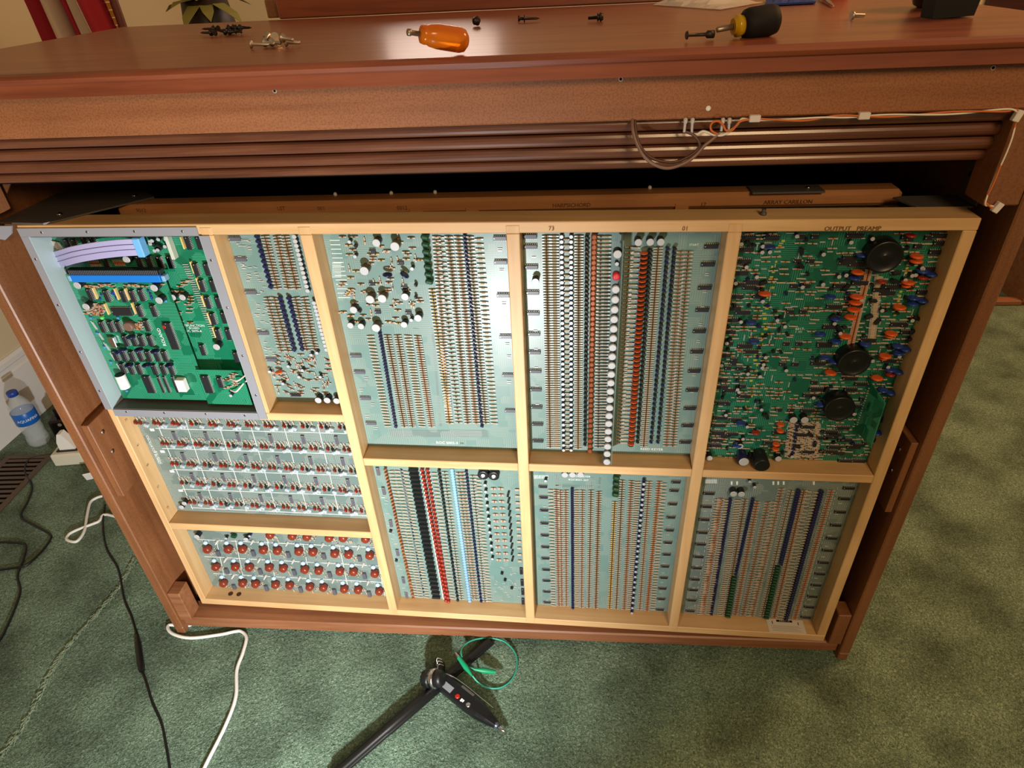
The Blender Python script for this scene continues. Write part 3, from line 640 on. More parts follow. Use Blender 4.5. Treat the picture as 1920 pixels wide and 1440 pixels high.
# ---- board E: five rows of trimmed oscillators
E_ = Board('circuit_board', 'grey green circuit board with white ruled grid and rows of small red discs', .0137, .4425, .2612, .5358, PALEG, zt(200, 760, 3.6))
for r, ys in enumerate(((210, 212, 218, 228, 235, 240), (350, 355, 362, 372, 378, 385), (487, 492, 500, 508, 518, 527), (617, 622, 632, 640, 650, 658))):
    xs = ((455, 670, 885, 1105, 1325, 1550), (515, 730, 940, 1155, 1375, 1592), (578, 785, 992, 1200, 1412, 1628), (630, 835, 1040, 1243, 1452, 1660))[r]
    for x, y in zip(xs, ys): E_.put(ICb, 'integrated_circuit', x, y, .004, math.pi / 2)
rows = (((215, 118), (1590, 150)), ((395, 258), (1620, 300)), ((460, 395), (1665, 445)), ((525, 525), (1700, 580)), ((580, 655), (1735, 715)))
REs = disc_mesh(.0042, .003, REDB); REo = disc_mesh(.0042, .003, RED); TRW = MB().bbox(-.0045, .0045, -.007, -.0005, -.0035, .0035, .001).cyl((0, -.007, 0), (0, -.0074, 0), .0022, n=8, mi=1).mesh('trimmer', [plain('trimmer_white', (168, 184, 198), .4), LEAD])
for (a, b) in rows:
    for i in range(12):
        t = i / 11; x = a[0] + (b[0] - a[0]) * t; y = a[1] + (b[1] - a[1]) * t
        E_.put(rnd.choice((REs, REo)), 'disc_capacitor', x - 14, y - 6, .004, .9); E_.put(rnd.choice((REs, REs, DK)), 'disc_capacitor', x + 16, y - 4, .004, .9)
        E_.put(TRW, 'trimmer', x + 52, y + 18, .005, .4)
        E_.put(TRW, 'trimmer', x + 28, y + 26, .005, -.3) if i % 3 else None
        for k in range(4): E_.jump(x - 40 + k * 22, y - 42, .004, 1.4)
        for k in range(4): E_.res1(*E_.uv(x - 30 + k * 25, y - 30 + rnd.uniform(-8, 6)), .009, rnd.choice(((2, 2), (2, 5))), 1.4)
for k in range(5):
    a = ((330, 155), (375, 290), (440, 432), (510, 565), (570, 690))[k]; b = ((1620, 190), (1650, 330), (1690, 475), (1730, 612), (1750, 745))[k]
    E_.silk(a, b, .0012)
for x0, x1 in ((330, 580), (530, 735), (750, 945), (965, 1150), (1190, 1360), (1425, 1570)): E_.silk((x0, 95 + (x0 - 330) * .03), (x1, 700 + (x0 - 330) * .035), .0010)
for x, y in ((305, 165), (375, 312), (440, 445), (498, 575)): E_.silk((x - 12, y), (x + 16, y), .006)
E_.text('OSCILLATOR BOARD', 316, 300, .0075, None, 1.5708); E_.text('ROC 5010-11', 352, 352, .006, None, 1.5708)
E_.put(MCAN, 'electrolytic_capacitor', 503, 690, .013); E_.put(MCAN, 'electrolytic_capacitor', 522, 665, .013)
E_.done()
# ---- board F: rows of big red-brown capacitors
Fb = Board('circuit_board', 'green circuit board at the frame foot with rows of large red-brown capacitors', .0137, .4425, .0178, .2433, PALEG, zt(200, 760, 3.6))
RB = MB().lathe([(0, .0055), (.002, .0088), (.010, .0092), (.014, .0078), (.0156, .004)], (0, 0, 0), (0, -1, 0), 12).mesh('red_capacitor', [REDB])
BT = MB().lathe([(0, .0050), (.004, .0052), (.006, .004), (.0065, .002)], (0, 0, 0), (0, -1, 0), 12).mesh('pale_capacitor', [plain('pale_blue_cap', (176, 204, 224), .4)])
SIL = MB().bbox(-.004, .004, -.006, -.0004, -.0085, .0085, .0006).mesh('grey_module', [ICG])
PIN = MB().lathe([(0, .0045), (.002, .003), (.012, .0008)], (0, 0, 0), (0, -1, 0), 8).mesh('contact_post', [LEAD])
fr = ([(1095, 888), (1245, 895), (1345, 900), (1495, 908), (1590, 908), (1742, 915)],
      [(670, 985), (812, 985), (908, 985), (1050, 990), (1145, 995), (1290, 1000), (1385, 1005), (1533, 1015), (1627, 1020), (1770, 1027)],
      [(728, 1105), (860, 1105), (955, 1108), (1090, 1110), (1185, 1115), (1330, 1123), (1425, 1130), (1568, 1135), (1660, 1138), (1805, 1150)],
      [(780, 1215), (910, 1215), (997, 1220), (1132, 1225), (1228, 1230), (1365, 1240), (1457, 1245), (1598, 1255), (1692, 1260), (1835, 1270)])
for r, row in enumerate(fr):
    for i, (x, y) in enumerate(row):
        Fb.put(RB, 'red_capacitor', x, y, .0138); Fb.put(BT, 'pale_capacitor', x - 8, y - 50, .006)
        if i % 2 == 0 and r: Fb.put(SIL, 'grey_module', x + 78, y + 20, .006); Fb.put(PIN, 'contact_post', x + 68, y - 52, .008)
        for k in range(5): Fb.res1(*Fb.uv(x + 28 + 9 * k, y + rnd.uniform(-30, 20)), .008, rnd.choice(((2, 2), (2, 4))), 1.45)
        for k in range(4): Fb.jump(x - 40 + 20 * k, y - 70, .005, rnd.choice((0, 1.4)))
for a, b in (((610, 905), (1815, 960)), ((660, 1020), (1850, 1085)), ((720, 1135), (1870, 1195)), ((1070, 880), (1095, 930))): Fb.silk(a, b, .0013)
for x in (740, 870, 1085, 1325, 1570, 1810): Fb.silk((x, 905 + (x - 740) * .05), (x + 70, 1235 + (x - 740) * .055), .0010)
for x, y, me in ((610, 885, KCAN), (800, 905, SCAN), (850, 895, GR), (940, 905, MCAN), (960, 890, SCANn)): Fb.put(me, 'capacitor', x, y, .012)
Fb.done()
# ---- board G
G = Board('circuit_board', 'pale circuit board with black film blocks, red beads and a pale blue capacitor column', .461, .7445, .0178, .4368, PALE, zt(680, 850, 4.365))
for x, y in ((125, 150), (172, 310), (230, 575), (285, 815), (333, 1040), (358, 1160)): G.put(ICb, 'integrated_circuit', x, y, .003, math.pi / 2)
for x, y in ((1298, 965), (1305, 1060), (1310, 1135), (1312, 1213)): G.put(IC, 'integrated_circuit', x, y, .003, math.pi / 2)
G.col((183, 115), (417, 1195), 40, BRD, 'disc_capacitor', .005); G.col((408, 128), (603, 1205), 31, BKW, 'film_capacitor', .008)
G.col((480, 125), (683, 1225), 33, REDc, 'red_capacitor', .008); G.col((524, 125), (704, 1235), 33, REDc, 'red_capacitor', .008)
G.col((622, 130), (780, 1220), 36, DK, 'film_capacitor', .006); G.col((728, 130), (877, 1225), 50, PB, 'pale_capacitor', .006)
G.col((845, 140), (970, 1230), 38, NVs, 'film_capacitor', .006)
for a, b, n, m in (((238, 125), (440, 1195), 44, (2, 2)), ((280, 125), (480, 1200), 44, (2, 2)), ((345, 130), (535, 1205), 44, (2, 2)), ((585, 140), (742, 1215), 40, (2, 2)), ((672, 135), (815, 1215), 46, (2, 4)), ((785, 140), (912, 1215), 46, (1, 4)), ((815, 140), (935, 1215), 46, (1, 5)), ((900, 165), (1005, 1215), 46, (2, 4)), ((940, 165), (1040, 1215), 40, (2, 2))): G.rcol(a, b, n, .0115, m, .15)
for i in range(40): G.res1(*G.uv(318 + i * 4.9, 130 + i * 27), .006, (8, 8), .6, .0016, .004)
for i in range(12):
    for dx in (0, 58): G.rcol((1072 + dx + i * 4, 275 + i * 53), (1072 + dx + i * 4, 290 + i * 53), 2, .0105, (2, 5), .1)
    G.put(SCAN, 'electrolytic_capacitor', 1000 + i * 5.5, 262 + i * 55, .01); G.put(film_mesh(.004, .012, .008, CANB, .25) if i == 0 else bpy.data.meshes['film_bar'], 'film_capacitor', 1187 + i * 3.6, 285 + i * 53, .006) if i else None
    if i == 0: film_mesh(.004, .012, .008, CANB, .25).name = 'film_bar'
    G.rcol((1265 + i * 2, 285 + i * 53), (1265 + i * 2, 300 + i * 53), 2, .008, (2, 2), .1)
for x, y in ((985, 182), (1072, 188)): G.put(MB().lathe([(0, .0105), (.010, .0105), (.0108, .009), (.0108, .004), (.009, .003)], (0, 0, 0), (0, -1, 0), 16, mis=[0, 0, 0, 1]).mesh('ring_capacitor', [CANB, LEAD]), 'ring_capacitor', x, y, .0105)
for x, y in ((1140, 985), (1220, 1105), (1165, 1040), (275, 880), (228, 640)): G.put(DK, 'film_capacitor', x, y, .006)
for i in range(30): G.jump(rnd.uniform(1080, 1290), rnd.uniform(920, 1205), .006, rnd.choice((0, 0, 1)))
for i in range(26): t = rnd.random(); G.jump(115 + t * 230 + rnd.uniform(-10, 30), 130 + t * 1030, .007, rnd.choice((0, .3)))
G.silk((475, 140), (665, 1220), .0018); G.silk((545, 140), (708, 1220), .0018)
G.done()
# ---- board H
Hb = Board('circuit_board', 'pale green circuit board lettered ROC8001-307 with two navy capacitor columns', .7635, 1.0455, .0178, .4368, PALE, zt(980, 860, 4.235))
for x, y in ((160, 215), (165, 300), (170, 402), (172, 505), (175, 600), (178, 693), (180, 783), (185, 873), (188, 960), (190, 1047), (193, 1132), (1215, 178), (1200, 245), (1188, 352), (1175, 457), (1163, 560), (1150, 658), (1140, 752), (1128, 847), (1118, 937), (1107, 1022), (1097, 1105), (1087, 1190)): Hb.put(IC18, 'integrated_circuit', x, y)
for a, b, n, m in (((268, 235), (290, 1180), 60, (1, 5)), ((300, 240), (312, 1180), 60, (2, 5)), ((343, 240), (348, 1180), 60, (2, 5)), ((428, 240), (428, 1180), 60, (2, 2)), ((475, 240), (468, 1180), 60, (2, 5)), ((543, 240), (525, 1180), 60, (2, 4)), ((605, 250), (580, 1185), 60, (1, 4)), ((732, 330), (690, 1185), 54, (7, 4)), ((792, 160), (742, 1190), 64, (2, 4)), ((865, 165), (805, 1195), 64, (1, 5)), ((915, 170), (845, 1195), 60, (2, 2)), ((1005, 170), (928, 1195), 64, (2, 5)), ((1085, 170), (985, 1205), 64, (6, 5)), ((225, 230), (245, 1170), 40, (2, 2)), ((1120, 180), (1030, 1200), 44, (2, 2))): Hb.rcol(a, b, n, .0105, m, .15)
Hb.col((393, 238), (398, 1218), 52, NVs, 'film_capacitor', .006); Hb.col((965, 165), (866, 1230), 52, [NVs, SCANn], 'film_capacitor', .007)
Hb.col((745, 140), (735, 315), 4, GR, 'film_capacitor', .009)
for i in range(11):
    Hb.jump(173 + i * 2.5, 205 + i * 83 + 165 * 0 + 170 - 0, .005) ; Hb.jump(1180 - i * 9.5, 372 + i * 76, .006)
for x in (335, 395, 460): Hb.put(KCAN, 'electrolytic_capacitor', x, 132, .014)
Hb.silk((255, 215), (555, 222), .006, 1); Hb.silk((270, 130), (275, 215), .006, 1); Hb.silk((550, 150), (548, 218), .006, 1); Hb.silk((615, 150), (605, 235), .004, 1)
for i in range(12): Hb.silk((90 + i * 10, 130), (92 + i * 10, 158), .0009)
Hb.text('REED KEYER', 465, 140, .0062); Hb.text('ROC8001-307', 443, 168, .0062); Hb.put(SCAN, 'electrolytic_capacitor', 182, 180, .01)
Hb.done()
# ---- board I
I_ = Board('circuit_board', 'grey green circuit board above the caution sticker with green and navy capacitor columns', 1.064, 1.3425, .0178, .4368, PALEG, zt(1260, 860, 3.8925))
for x, y in ((268, 247), (250, 343), (235, 437), (220, 532), (207, 617), (192, 708), (180, 790), (165, 873), (152, 950), (140, 1025), (130, 1103), (1288, 208), (1255, 285), (1225, 382), (1193, 478), (1163, 573), (1133, 662), (1103, 750), (1077, 833), (1050, 915), (1023, 998), (998, 1075), (975, 1150)): I_.put(IC, 'integrated_circuit', x, y)
for a, b, n, m in (((358, 280), (218, 1150), 56, (6, 5)), ((335, 285), (200, 1150), 50, (2, 2)), ((400, 290), (262, 1150), 50, (2, 2)), ((480, 290), (343, 1155), 54, (2, 2)), ((532, 285), (382, 1155), 54, (1, 4)), ((620, 300), (455, 1155), 50, (6, 5)), ((700, 305), (510, 1155), 48, (1, 5)), ((800, 205), (580, 1145), 54, (1, 5)), ((868, 220), (652, 1145), 54, (2, 4)), ((962, 220), (742, 1155), 60, (6, 4)), ((995, 220), (785, 1155), 40, (2, 2)), ((1055, 230), (822, 1160), 50, (2, 2)), ((1162, 220), (892, 1165), 64, (6, 5)), ((750, 300), (555, 1150), 40, (2, 2))): I_.rcol(a, b, n, .0115, m, .2)
I_.col((430, 295), (284, 1172), 44, NVs, 'film_capacitor', .007); I_.col((596, 295), (465, 862), 29, NVs, 'film_capacitor', .007); I_.col((460, 870), (408, 1168), 15, GRs, 'film_capacitor', .008)
I_.col((930, 232), (795, 780), 30, NV, 'film_capacitor', .007); I_.col((778, 790), (688, 1178), 19, GRs, 'film_capacitor', .008); I_.col((1097, 235), (832, 1190), 52, NV, 'film_capacitor', .007)
for x, y in ((450, 260), (508, 262)): I_.put(KCAN, 'electrolytic_capacitor', x, y, .014)
I_.put(SCAN, 'electrolytic_capacitor', 570, 170, .01); I_.put(SCAN, 'electrolytic_capacitor', 605, 210, .01)
for i in range(26):
    t = i / 26; a = I_.uv(305 - t * 150, 275 + t * 860); I_.jump_uv(a[0], a[1], .006, 1.57); b = I_.uv(1205 - t * 265, 215 + t * 940); I_.jump_uv(b[0], b[1], .005, 1.57)
for i in range(11): I_.jump(255 - i * 12, 300 + i * 80, .006); I_.jump(1225 - i * 25, 325 + i * 78, .007)
for i in range(9): I_.silk((245 + i * 10, 150), (245 + i * 10, 180), .0012)
for x in (435, 475, 740, 775, 815, 1035): I_.silk((x, 165), (x, 190), .003)
I_.done()

# ================================================================== STEEL TRAY + MULTIFUNCTION CARDS
tr = empty('steel_tray', FWD(.0137, 0, .552), 'grey sheet steel tray screwed into the frame around the vivid green boards', 'tray', -TH)
def tpart(mb, name, mat=STEEL):
    o = mb.build(name, mat, tr); o.location = (-.0137, 0, -.552); return o
tpart(MB().box(.0005, .2885, -.0024, -.0009, .8785, .8915), 'flange'); tpart(MB().box(.0005, .0135, -.0024, -.0009, .553, .8783), 'flange')
tpart(MB().box(.289, .304, -.0024, -.0009, .540, .8783), 'flange'); tpart(MB().box(.0137, .2885, -.0024, -.0009, .5385, .5530), 'flange')
TRAYI = plain('tray_inside', (176, 196, 200), .5, .1)
tpart(MB().box(.0137, .0148, -.0024, .044, .5534, .8783), 'side_wall', TRAYI); tpart(MB().box(.2875, .2888, -.0008, .044, .5534, .8783), 'side_wall', TRAYI)
tpart(MB().box(.0150, .2873, -.0008, .044, .5534, .5548), 'bottom_wall', STEELD); tpart(MB().box(.0150, .2873, -.0008, .044, .877, .8783), 'top_wall', STEELD)
tpart(MB().box(.0150, .2873, .0425, .044, .556, .8765), 'back_sheet', TRAYI)
for px in [(78, 436), (163, 435), (252, 434), (342, 434), (67, 486), (109, 572), (151, 660), (187, 733), (237, 772), (308, 774), (386, 776), (459, 779), (396, 488), (426, 577), (455, 667), (480, 741)]:
    u, v = FR(px[0], px[1], -.0024)
    tpart(MB().lathe([(0, .0022), (.0006, .0020), (.0007, .0009), (.0002, .0008)], (u, -.0024, v), (0, -1, 0), 8, mis=[0, 0, 1]), 'screw', [CHROME, INNER])
J = Board('circuit_board', 'vivid green multifunction circuit board at the bottom of the steel tray', .0152, .2872, .5562, .8765, GREENM, zt(280, 430, 4.114), .036)
def J3(z): return z
za = zt(30, 430, 6.4); zb = zt(130, 560, 6.545); zc = zt(280, 430, 4.114)
for x, y in ((300, 105), (385, 105), (360, 310), (445, 310), (405, 435), (490, 435), (450, 565), (532, 565), (490, 690), (575, 680), (530, 810), (610, 810), (80, 255), (160, 255), (670, 985), (410, 930)): J.put(ICK, 'integrated_circuit', x, y, .004, math.pi / 2)
YB = MB().bbox(-.0012, .0012, -.006, -.0004, -.010, .010, .0003).mesh('resistor_network', [plain('network_yellow', (214, 186, 120), .4)])
for x, y in ((255, 105), (330, 295), (375, 420), (415, 555), (460, 685), (500, 795)): J.put(YB, 'resistor_network', x, y, .005)
for i in range(34): J.jump(270 + i * 7, 270 + i * 17, .005); J.jump(290 + i * 7, 270 + i * 17, .004)
for x, y in ((180, 525), (255, 525)): J.put(MCAN, 'electrolytic_capacitor', x, y, .012)
J.put(KCAN, 'electrolytic_capacitor', 520, 905, .012)
for i in range(30): J.res1(*J.uv(rnd.uniform(150, 330), rnd.uniform(390, 720)), .010, rnd.choice(((2, 5), (6, 4), (2, 2))), rnd.choice((0, 0, .1)))
J.z = za
for x, y in ((620, 190), (710, 190), (830, 165), (930, 165), (1085, 420), (1480, 395), (1600, 400), (1730, 400), (1850, 395)): J.put(ICK, 'integrated_circuit', x, y, .004, math.pi / 2)
for i in range(8): J.res1(*J.uv(450 + i * 14, 110 + i * 18), .014, (2, 2), .25)
for k in range(6): J.res1(*J.uv(900 + 22 * k, 400), .010, (6, 4), 1.4); J.res1(*J.uv(1190 + 22 * k, 395), .010, (6, 5), 1.4)
J.put(KCAN, 'electrolytic_capacitor', 1330, 360, .012); J.put(MB().bbox(-.003, .003, -.012, -.0004, -.022, .022, .0006).mesh('pale_module', [plain('pale_module', (190, 196, 180), .5)]), 'pale_module', 1840, 200, .01)
for i in range(12): J.put(rnd.choice((SCAN, DK)), 'capacitor', rnd.uniform(1600, 1800), rnd.uniform(110, 260), .008)
J.z = zc
J.text('MULTIFUNCTION', 320, 742, .0062); J.text('BOARD', 348, 762, .0056); J.text('ROC 5070-A', 335, 784, .0062)
J.done()
# upper daughter card
kd = .022
ku0, kv1 = FR(119, 512, kd); ku1, kv0 = FR(352, 748, kd)
ku0, ku1, kv0, kv1 = .022, .192, .5600, .806
K = Board('circuit_board', 'raised green processor board in the steel tray with rows of black chips', ku0, ku1, kv0, kv1, GREENM, zb, kd)
rows_k = [((405, 345), (510, 345), (605, 345)), ((690, 515), (790, 515), (885, 515), (990, 515)), ((570, 700), (670, 705), (770, 708), (870, 705), (970, 705), (1075, 705), (1170, 705)), ((655, 855), (755, 865), (855, 865), (1045, 870), (1150, 870), (1250, 870))]
for row in rows_k:
    for x, y in row: K.put(ICK, 'integrated_circuit', x, y, .004, math.pi / 2)
for x, y in ((860, 150), (1035, 150), (950, 330)): K.put(ICK, 'integrated_circuit', x, y, .004, math.pi / 2)
K.put(IC28, 'integrated_circuit', 640, 165, .0045); K.put(IC28, 'integrated_circuit', 965, 1060, .0045, math.pi / 2); K.put(IC40, 'integrated_circuit', 1240, 465, .0045, math.pi / 2)
for x, y in ((1115, 1060), (1185, 1060), (1290, 1060)): K.put(ic_mesh(.034, .004, .004, npin=14), 'chip_socket', x, y, .004, math.pi / 2)
WB = MB().bbox(-.008, .008, -.012, -.0004, -.0125, .0125, .001).mesh('white_block', [WHITE]); K.put(WB, 'white_block', 1370, 1070, .01)
K.put(MB().bbox(-.006, .006, -.008, -.0004, -.010, .010, .001).mesh('crystal_can', [CHROME]), 'crystal_can', 520, 545, .008)
K.put(MB().lathe([(-.0145, .008), (-.0135, .0088), (.0135, .0088), (.0145, .008)], (0, -.0092, 0), (0, 0, 1), 18, mis=[1, 0, 1]).mesh('white_battery', [WHITE, BLACK]), 'white_battery', 655, 1010, .009)
K.put(MB().lathe([(0, .008), (.010, .009), (.013, .007)], (0, 0, 0), (0, -1, 0), 14).mesh('brown_coil', [plain('coil_brown', (110, 84, 72), .5)]), 'brown_coil', 715, 350, .012)
CYC = film_mesh(.0045, .0045, .005, plain('cap_cyan', (70, 140, 196), .4), .4)
for x, y in ((255, 240), (335, 430), (425, 600), (505, 785), (590, 240), (700, 1135), (1180, 30), (470, 10)): K.put(CYC, 'blue_capacitor', x, y, .004)
for x, y in ((620, 640), (665, 612), (770, 455), (865, 612), (1065, 630), (745, 800), (1240, 800), (960, 800)): K.put(DT, 'disc_capacitor', x, y, .006)
K.put(MB().lathe([(0, .003), (.006, .003), (.0075, .0015)], (0, 0, 0), (0, -1, 0), 10).mesh('green_lamp', [plain('green_lens', (90, 206, 90), .3)]), 'green_lamp', 395, 240, .006)
for k in range(26): K.res1(*K.uv(rnd.uniform(300, 420), rnd.uniform(60, 200)), .009, rnd.choice(((2, 5), (6, 4))), rnd.choice((0, .2)))
for k in range(12): K.res1(*K.uv(rnd.uniform(820, 900), rnd.uniform(270, 400)), .010, rnd.choice(((2, 5), (6, 4))), .1)
for k in range(5): K.jump(300 + 78 * k, 320 + 130 * k, .016, 1.35); K.jump(320 + 78 * k, 330 + 130 * k, .014, 1.35)
K.z = za
for x, y in ((890, 780), (1090, 800), (1290, 800), (1400, 800), (1505, 790)): K.put(ICK, 'integrated_circuit', x, y, .004, math.pi / 2)
for x, y in ((945, 770), (1205, 780), (1330, 780), (1085, 960), (1410, 950)): K.put(YB, 'resistor_network', x, y, .005)
for x, y in ((740, 670), (845, 925), (1660, 700), (1720, 850)): K.put(KCAN, 'electrolytic_capacitor', x, y, .012)
for k in range(22): K.res1(*K.uv(rnd.uniform(800, 1780), rnd.uniform(650, 690)), .010, rnd.choice(((6, 4), (2, 2), (6, 5))), rnd.choice((0, .1)))
BLK = film_mesh(.004, .004, .004, BLUE, .4)
for k in range(16): K.put(BLK, 'blue_capacitor', rnd.choice((1150, 1170, 1600, 1020)) + rnd.uniform(-30, 30), rnd.uniform(740, 850), .004)
for k in range(18): K.res1(*K.uv(rnd.uniform(800, 1000), rnd.uniform(880, 1010)), .010, rnd.choice(((2, 2), (6, 5))), rnd.choice((0, .1)))
K.z = zb
K.text('ROLAND', 1135, 470, .0085, None, -1.5708)
K.put(MB().lathe([(0, .0034), (.0003, .0034), (.0003, .002), (.0001, .0018)], (0, -.0045, 0), (0, -1, 0), 12).mesh('red_mark', [RED]), 'red_mark', 1160, 350, .0048)
K.done()
# blue edge connector standing off the tray boards
bcu0, bcv = FR(133, 522, .008); bcu1, _ = FR(303, 530, .008)
ec = empty('edge_connector', FWD((bcu0 + bcu1) / 2, .021, bcv), 'long bright blue edge connector with dark pin comb in the steel tray', 'connector', -TH)
hl = (bcu1 - bcu0) / 2
MB().bbox(-hl, hl, -.014, 0, -.0065, .006, .0008).build('housing', plain('connector_blue', (24, 116, 206), .4), ec)
MB().bbox(-hl - .004, hl + .003, -.0125, 0, .0062, .014, .0008).build('pin_block', BLACK, ec)
cb = MB()
for i in range(50): x = -hl + 2 * hl * (i + .5) / 50; cb.box(x - .0006, x + .0006, -.0133, -.0126, .0064, .0135)
tag(cb.build('pin_comb', ICG, ec), kind='stuff')
for s in (-1, 1): MB().bbox(s * (hl + .004) - .003, s * (hl + .004) + .003, -.012, 0, -.006, .004, .001).build('latch', LBLUE, ec)
# small interface card at the lower right of the tray
L_ = Board('circuit_board', 'small green interface card with soldered white wires in the steel tray corner', .190, .274, .5585, .632, GREENM, zc, .014)
L_.put(IC28, 'integrated_circuit', 440, 1200, .0045, math.pi / 2); L_.put(ICK, 'integrated_circuit', 545, 1180, .004, math.pi / 2)
for k in range(10): L_.res1(*L_.uv(rnd.uniform(590, 690), 1110 + 12 * k), .010, rnd.choice(((2, 5), (3, 4))), rnd.uniform(-.2, .2))
for x, y in ((350, 1300), (400, 1298), (630, 1280)): L_.put(SCANn, 'electrolytic_capacitor', x, y, .008)
L_.put(MB().bbox(-.0025, .0025, -.004, -.0003, -.0145, .0145, .0004).mesh('label_strip', [plain('label_cream', (226, 214, 176), .5)]), 'label_strip', 265, 1085, .004, -.1)
L_.done()
for k, (y0, y1, b) in enumerate(((1165, 1120, .012), (1250, 1170, .02))):
    a = FR(*zc(620, y0), .008); c = FR(*zc(745, y1), .02)
    pts = smooth_path([FWD(a[0], .012, a[1]), FWD(a[0] + .012, .006, a[1] + .001), FWD((a[0] + c[0]) / 2 + .006, .006, (a[1] + c[1]) / 2), FWD(min(c[0], .283), .018, c[1]), FWD(.2855, .028, c[1] + .004)], 5)
    tag(MB().tube(pts, .0014, 8).build('hookup_wire', WIREW), ('upper' if k == 0 else 'lower') + ' white hookup wire soldered to the small interface card', 'wire')
# ribbon cable
rbn = empty('ribbon_cable', FWD(.1, .02, .84), 'lavender flat ribbon cable curving across the steel tray to a blue plug', 'cable', -TH)
ra = [FR(30 + x / 6.4, 430 + y / 6.4, d) + (d,) for x, y, d in ((470, 370, .034), (560, 345, .016), (720, 300, .006), (980, 255, .003), (1250, 225, .005), (1450, 215, .010))]
mid = smooth_path([(u - .1, d - .02, v - .84) for u, v, d in ra], 6)
mb = MB(); nr = 13; hw = .0135
vs = []; fs = []
for p in mid:
    for i in range(nr * 2 + 1):
        t = i / (nr * 2) * 2 - 1; vs.append((p.x, p.y - (.0005 if i % 2 else 0), p.z + t * hw))
n2 = nr * 2 + 1
for k in range(len(mid) - 1):
    for i in range(n2 - 1): fs.append((k * n2 + i, k * n2 + i + 1, (k + 1) * n2 + i + 1, (k + 1) * n2 + i))
mb.add(vs, fs, 0, True); o = mb.build('flat_cable', plain('ribbon_lavender', (164, 160, 200), .45), rbn)
sol = o.modifiers.new('thickness', 'SOLIDIFY'); sol.thickness = .0009
for t in (-.25, .35): MB().tube([(p.x, p.y - .0009, p.z + t * hw) for p in mid], .00035, 5).build('marker_line', plain('ribbon_stripe', (88, 84, 140), .5), rbn)
e = mid[-1]; MB().bbox(e.x - .002, e.x + .010, e.y - .004, e.y + .012, e.z - .0155, e.z + .0155, .0015).build('plug', plain('plug_blue', (110, 178, 232), .4), rbn)

# ================================================================== WIRES ON THE FASCIA
def wire(name, pts, r, mat, label, cat='wire', sub=6, group=None):
    return tag(MB().tube(smooth_path(pts, sub), r, 8).build(name, mat), label, cat, group)
zq = zt(1160, 180, 6.857)
def WP(x, y, d): return PY(*zq(x, y), d)
wire('cable', [WP(175, 322, .004) + Vector((0, 0, .006)), WP(180, 420, -.006), WP(230, 600, -.012), WP(330, 780, -.016), WP(480, 890, -.018), WP(640, 925, -.018), WP(830, 870, -.016), WP(980, 770, -.012), WP(1100, 640, -.008), WP(1200, 560, -.005), WP(1290, 480, -.003)], .0022, WIREBR, 'brown cable hanging in a loop below the fascia', 'cable')
wire('cable', [WP(205, 322, .007) + Vector((0, 0, .006)), WP(225, 480, -.002), WP(300, 680, -.008), WP(450, 810, -.010), WP(700, 850, -.010), WP(900, 780, -.009), WP(1020, 680, -.007), WP(1035, 600, -.006), WP(960, 500, -.004), WP(860, 460, -.003)], .0019, plain('dark_brown_cable', (84, 58, 48), .4), 'darker brown cable looping just inside the hanging brown cable', 'cable')
wire('wire', [WP(950, 490, -.002), WP(1010, 490, -.003), WP(1080, 455, -.004), WP(1160, 475, -.004), WP(1230, 500, -.004), WP(1340, 500, -.004), WP(1460, 430, -.004), WP(1545, 340, -.003), WP(1580, 298, -.002), WP(1640, 300, -.002), WP(1720, 310, -.002)], .0016, WIREW, 'white wire bending up to the clip under the fascia')
wire('wire', [WP(1270, 490, -.006), WP(1200, 450, -.007), WP(1180, 390, -.007), WP(1215, 335, -.007), WP(1280, 325, -.006), WP(1340, 370, -.005), WP(1380, 440, -.005), WP(1460, 440, -.007), WP(1560, 330, -.006), WP(1720, 296, -.004)], .0013, WIREOR, 'orange wire curled in a small ring under the fascia')
for k, x in enumerate((860, 950, 1340, 1425)):
    y1 = (465, 480, 450, 450)[k]; xo = (-18, -12, -22, -14)[k]
    tag(MB().tube(smooth_path([WP(x, 300, -.001) + Vector((0, 0, .0005)), WP(x - 2, 330, -.003), WP(x + xo * .6, 390, -.003), WP(x + xo, y1, -.003)], 4), .0022, 8, rr=[.0026] * 6 + [.0017] * 7).build('crimp_terminal', plain('terminal_sleeve', (196, 192, 190), .4)), ('pale crimp terminal on the end of the darker brown cable', 'pale crimp terminal on the end of the white wire', 'pale crimp terminal hanging in front of the curled orange ring', 'pale crimp terminal between the orange ring and the cable clip')[k], 'terminal', 'crimp terminals under the fascia')
tw = [PY(1410, 224, -.004), PY(1500, 224.5, -.004), PY(1560, 219, -.004), PY(1620, 218, -.004), PY(1700, 216, -.004), PY(1800, 211, -.004), PY(1880, 207, -.004), PY(1905, 207, -.004), PY(1907, 216, -.004), PY(1896, 260, -.004), PY(1872, 320, -.004), PY(1852, 365, -.004), PY(1847, 380, -.004), PY(1856, 387, -.003), PY(1868, 390, -.002)]
base = smooth_path(tw, 8)
for k, (mt, lb) in enumerate(((WIREOR, 'orange'), (WIREW, 'white'))):
    pts = []
    for i, p in enumerate(base):
        a = i * .32 + k * math.pi; pts.append(p + Vector((0, -.0012 * math.sin(a), .0013 * math.cos(a))))
    tag(MB().tube(pts, .0011, 7).build('wire', mt), lb + ' strand of the twisted pair running along the fascia and down the corner', 'wire')
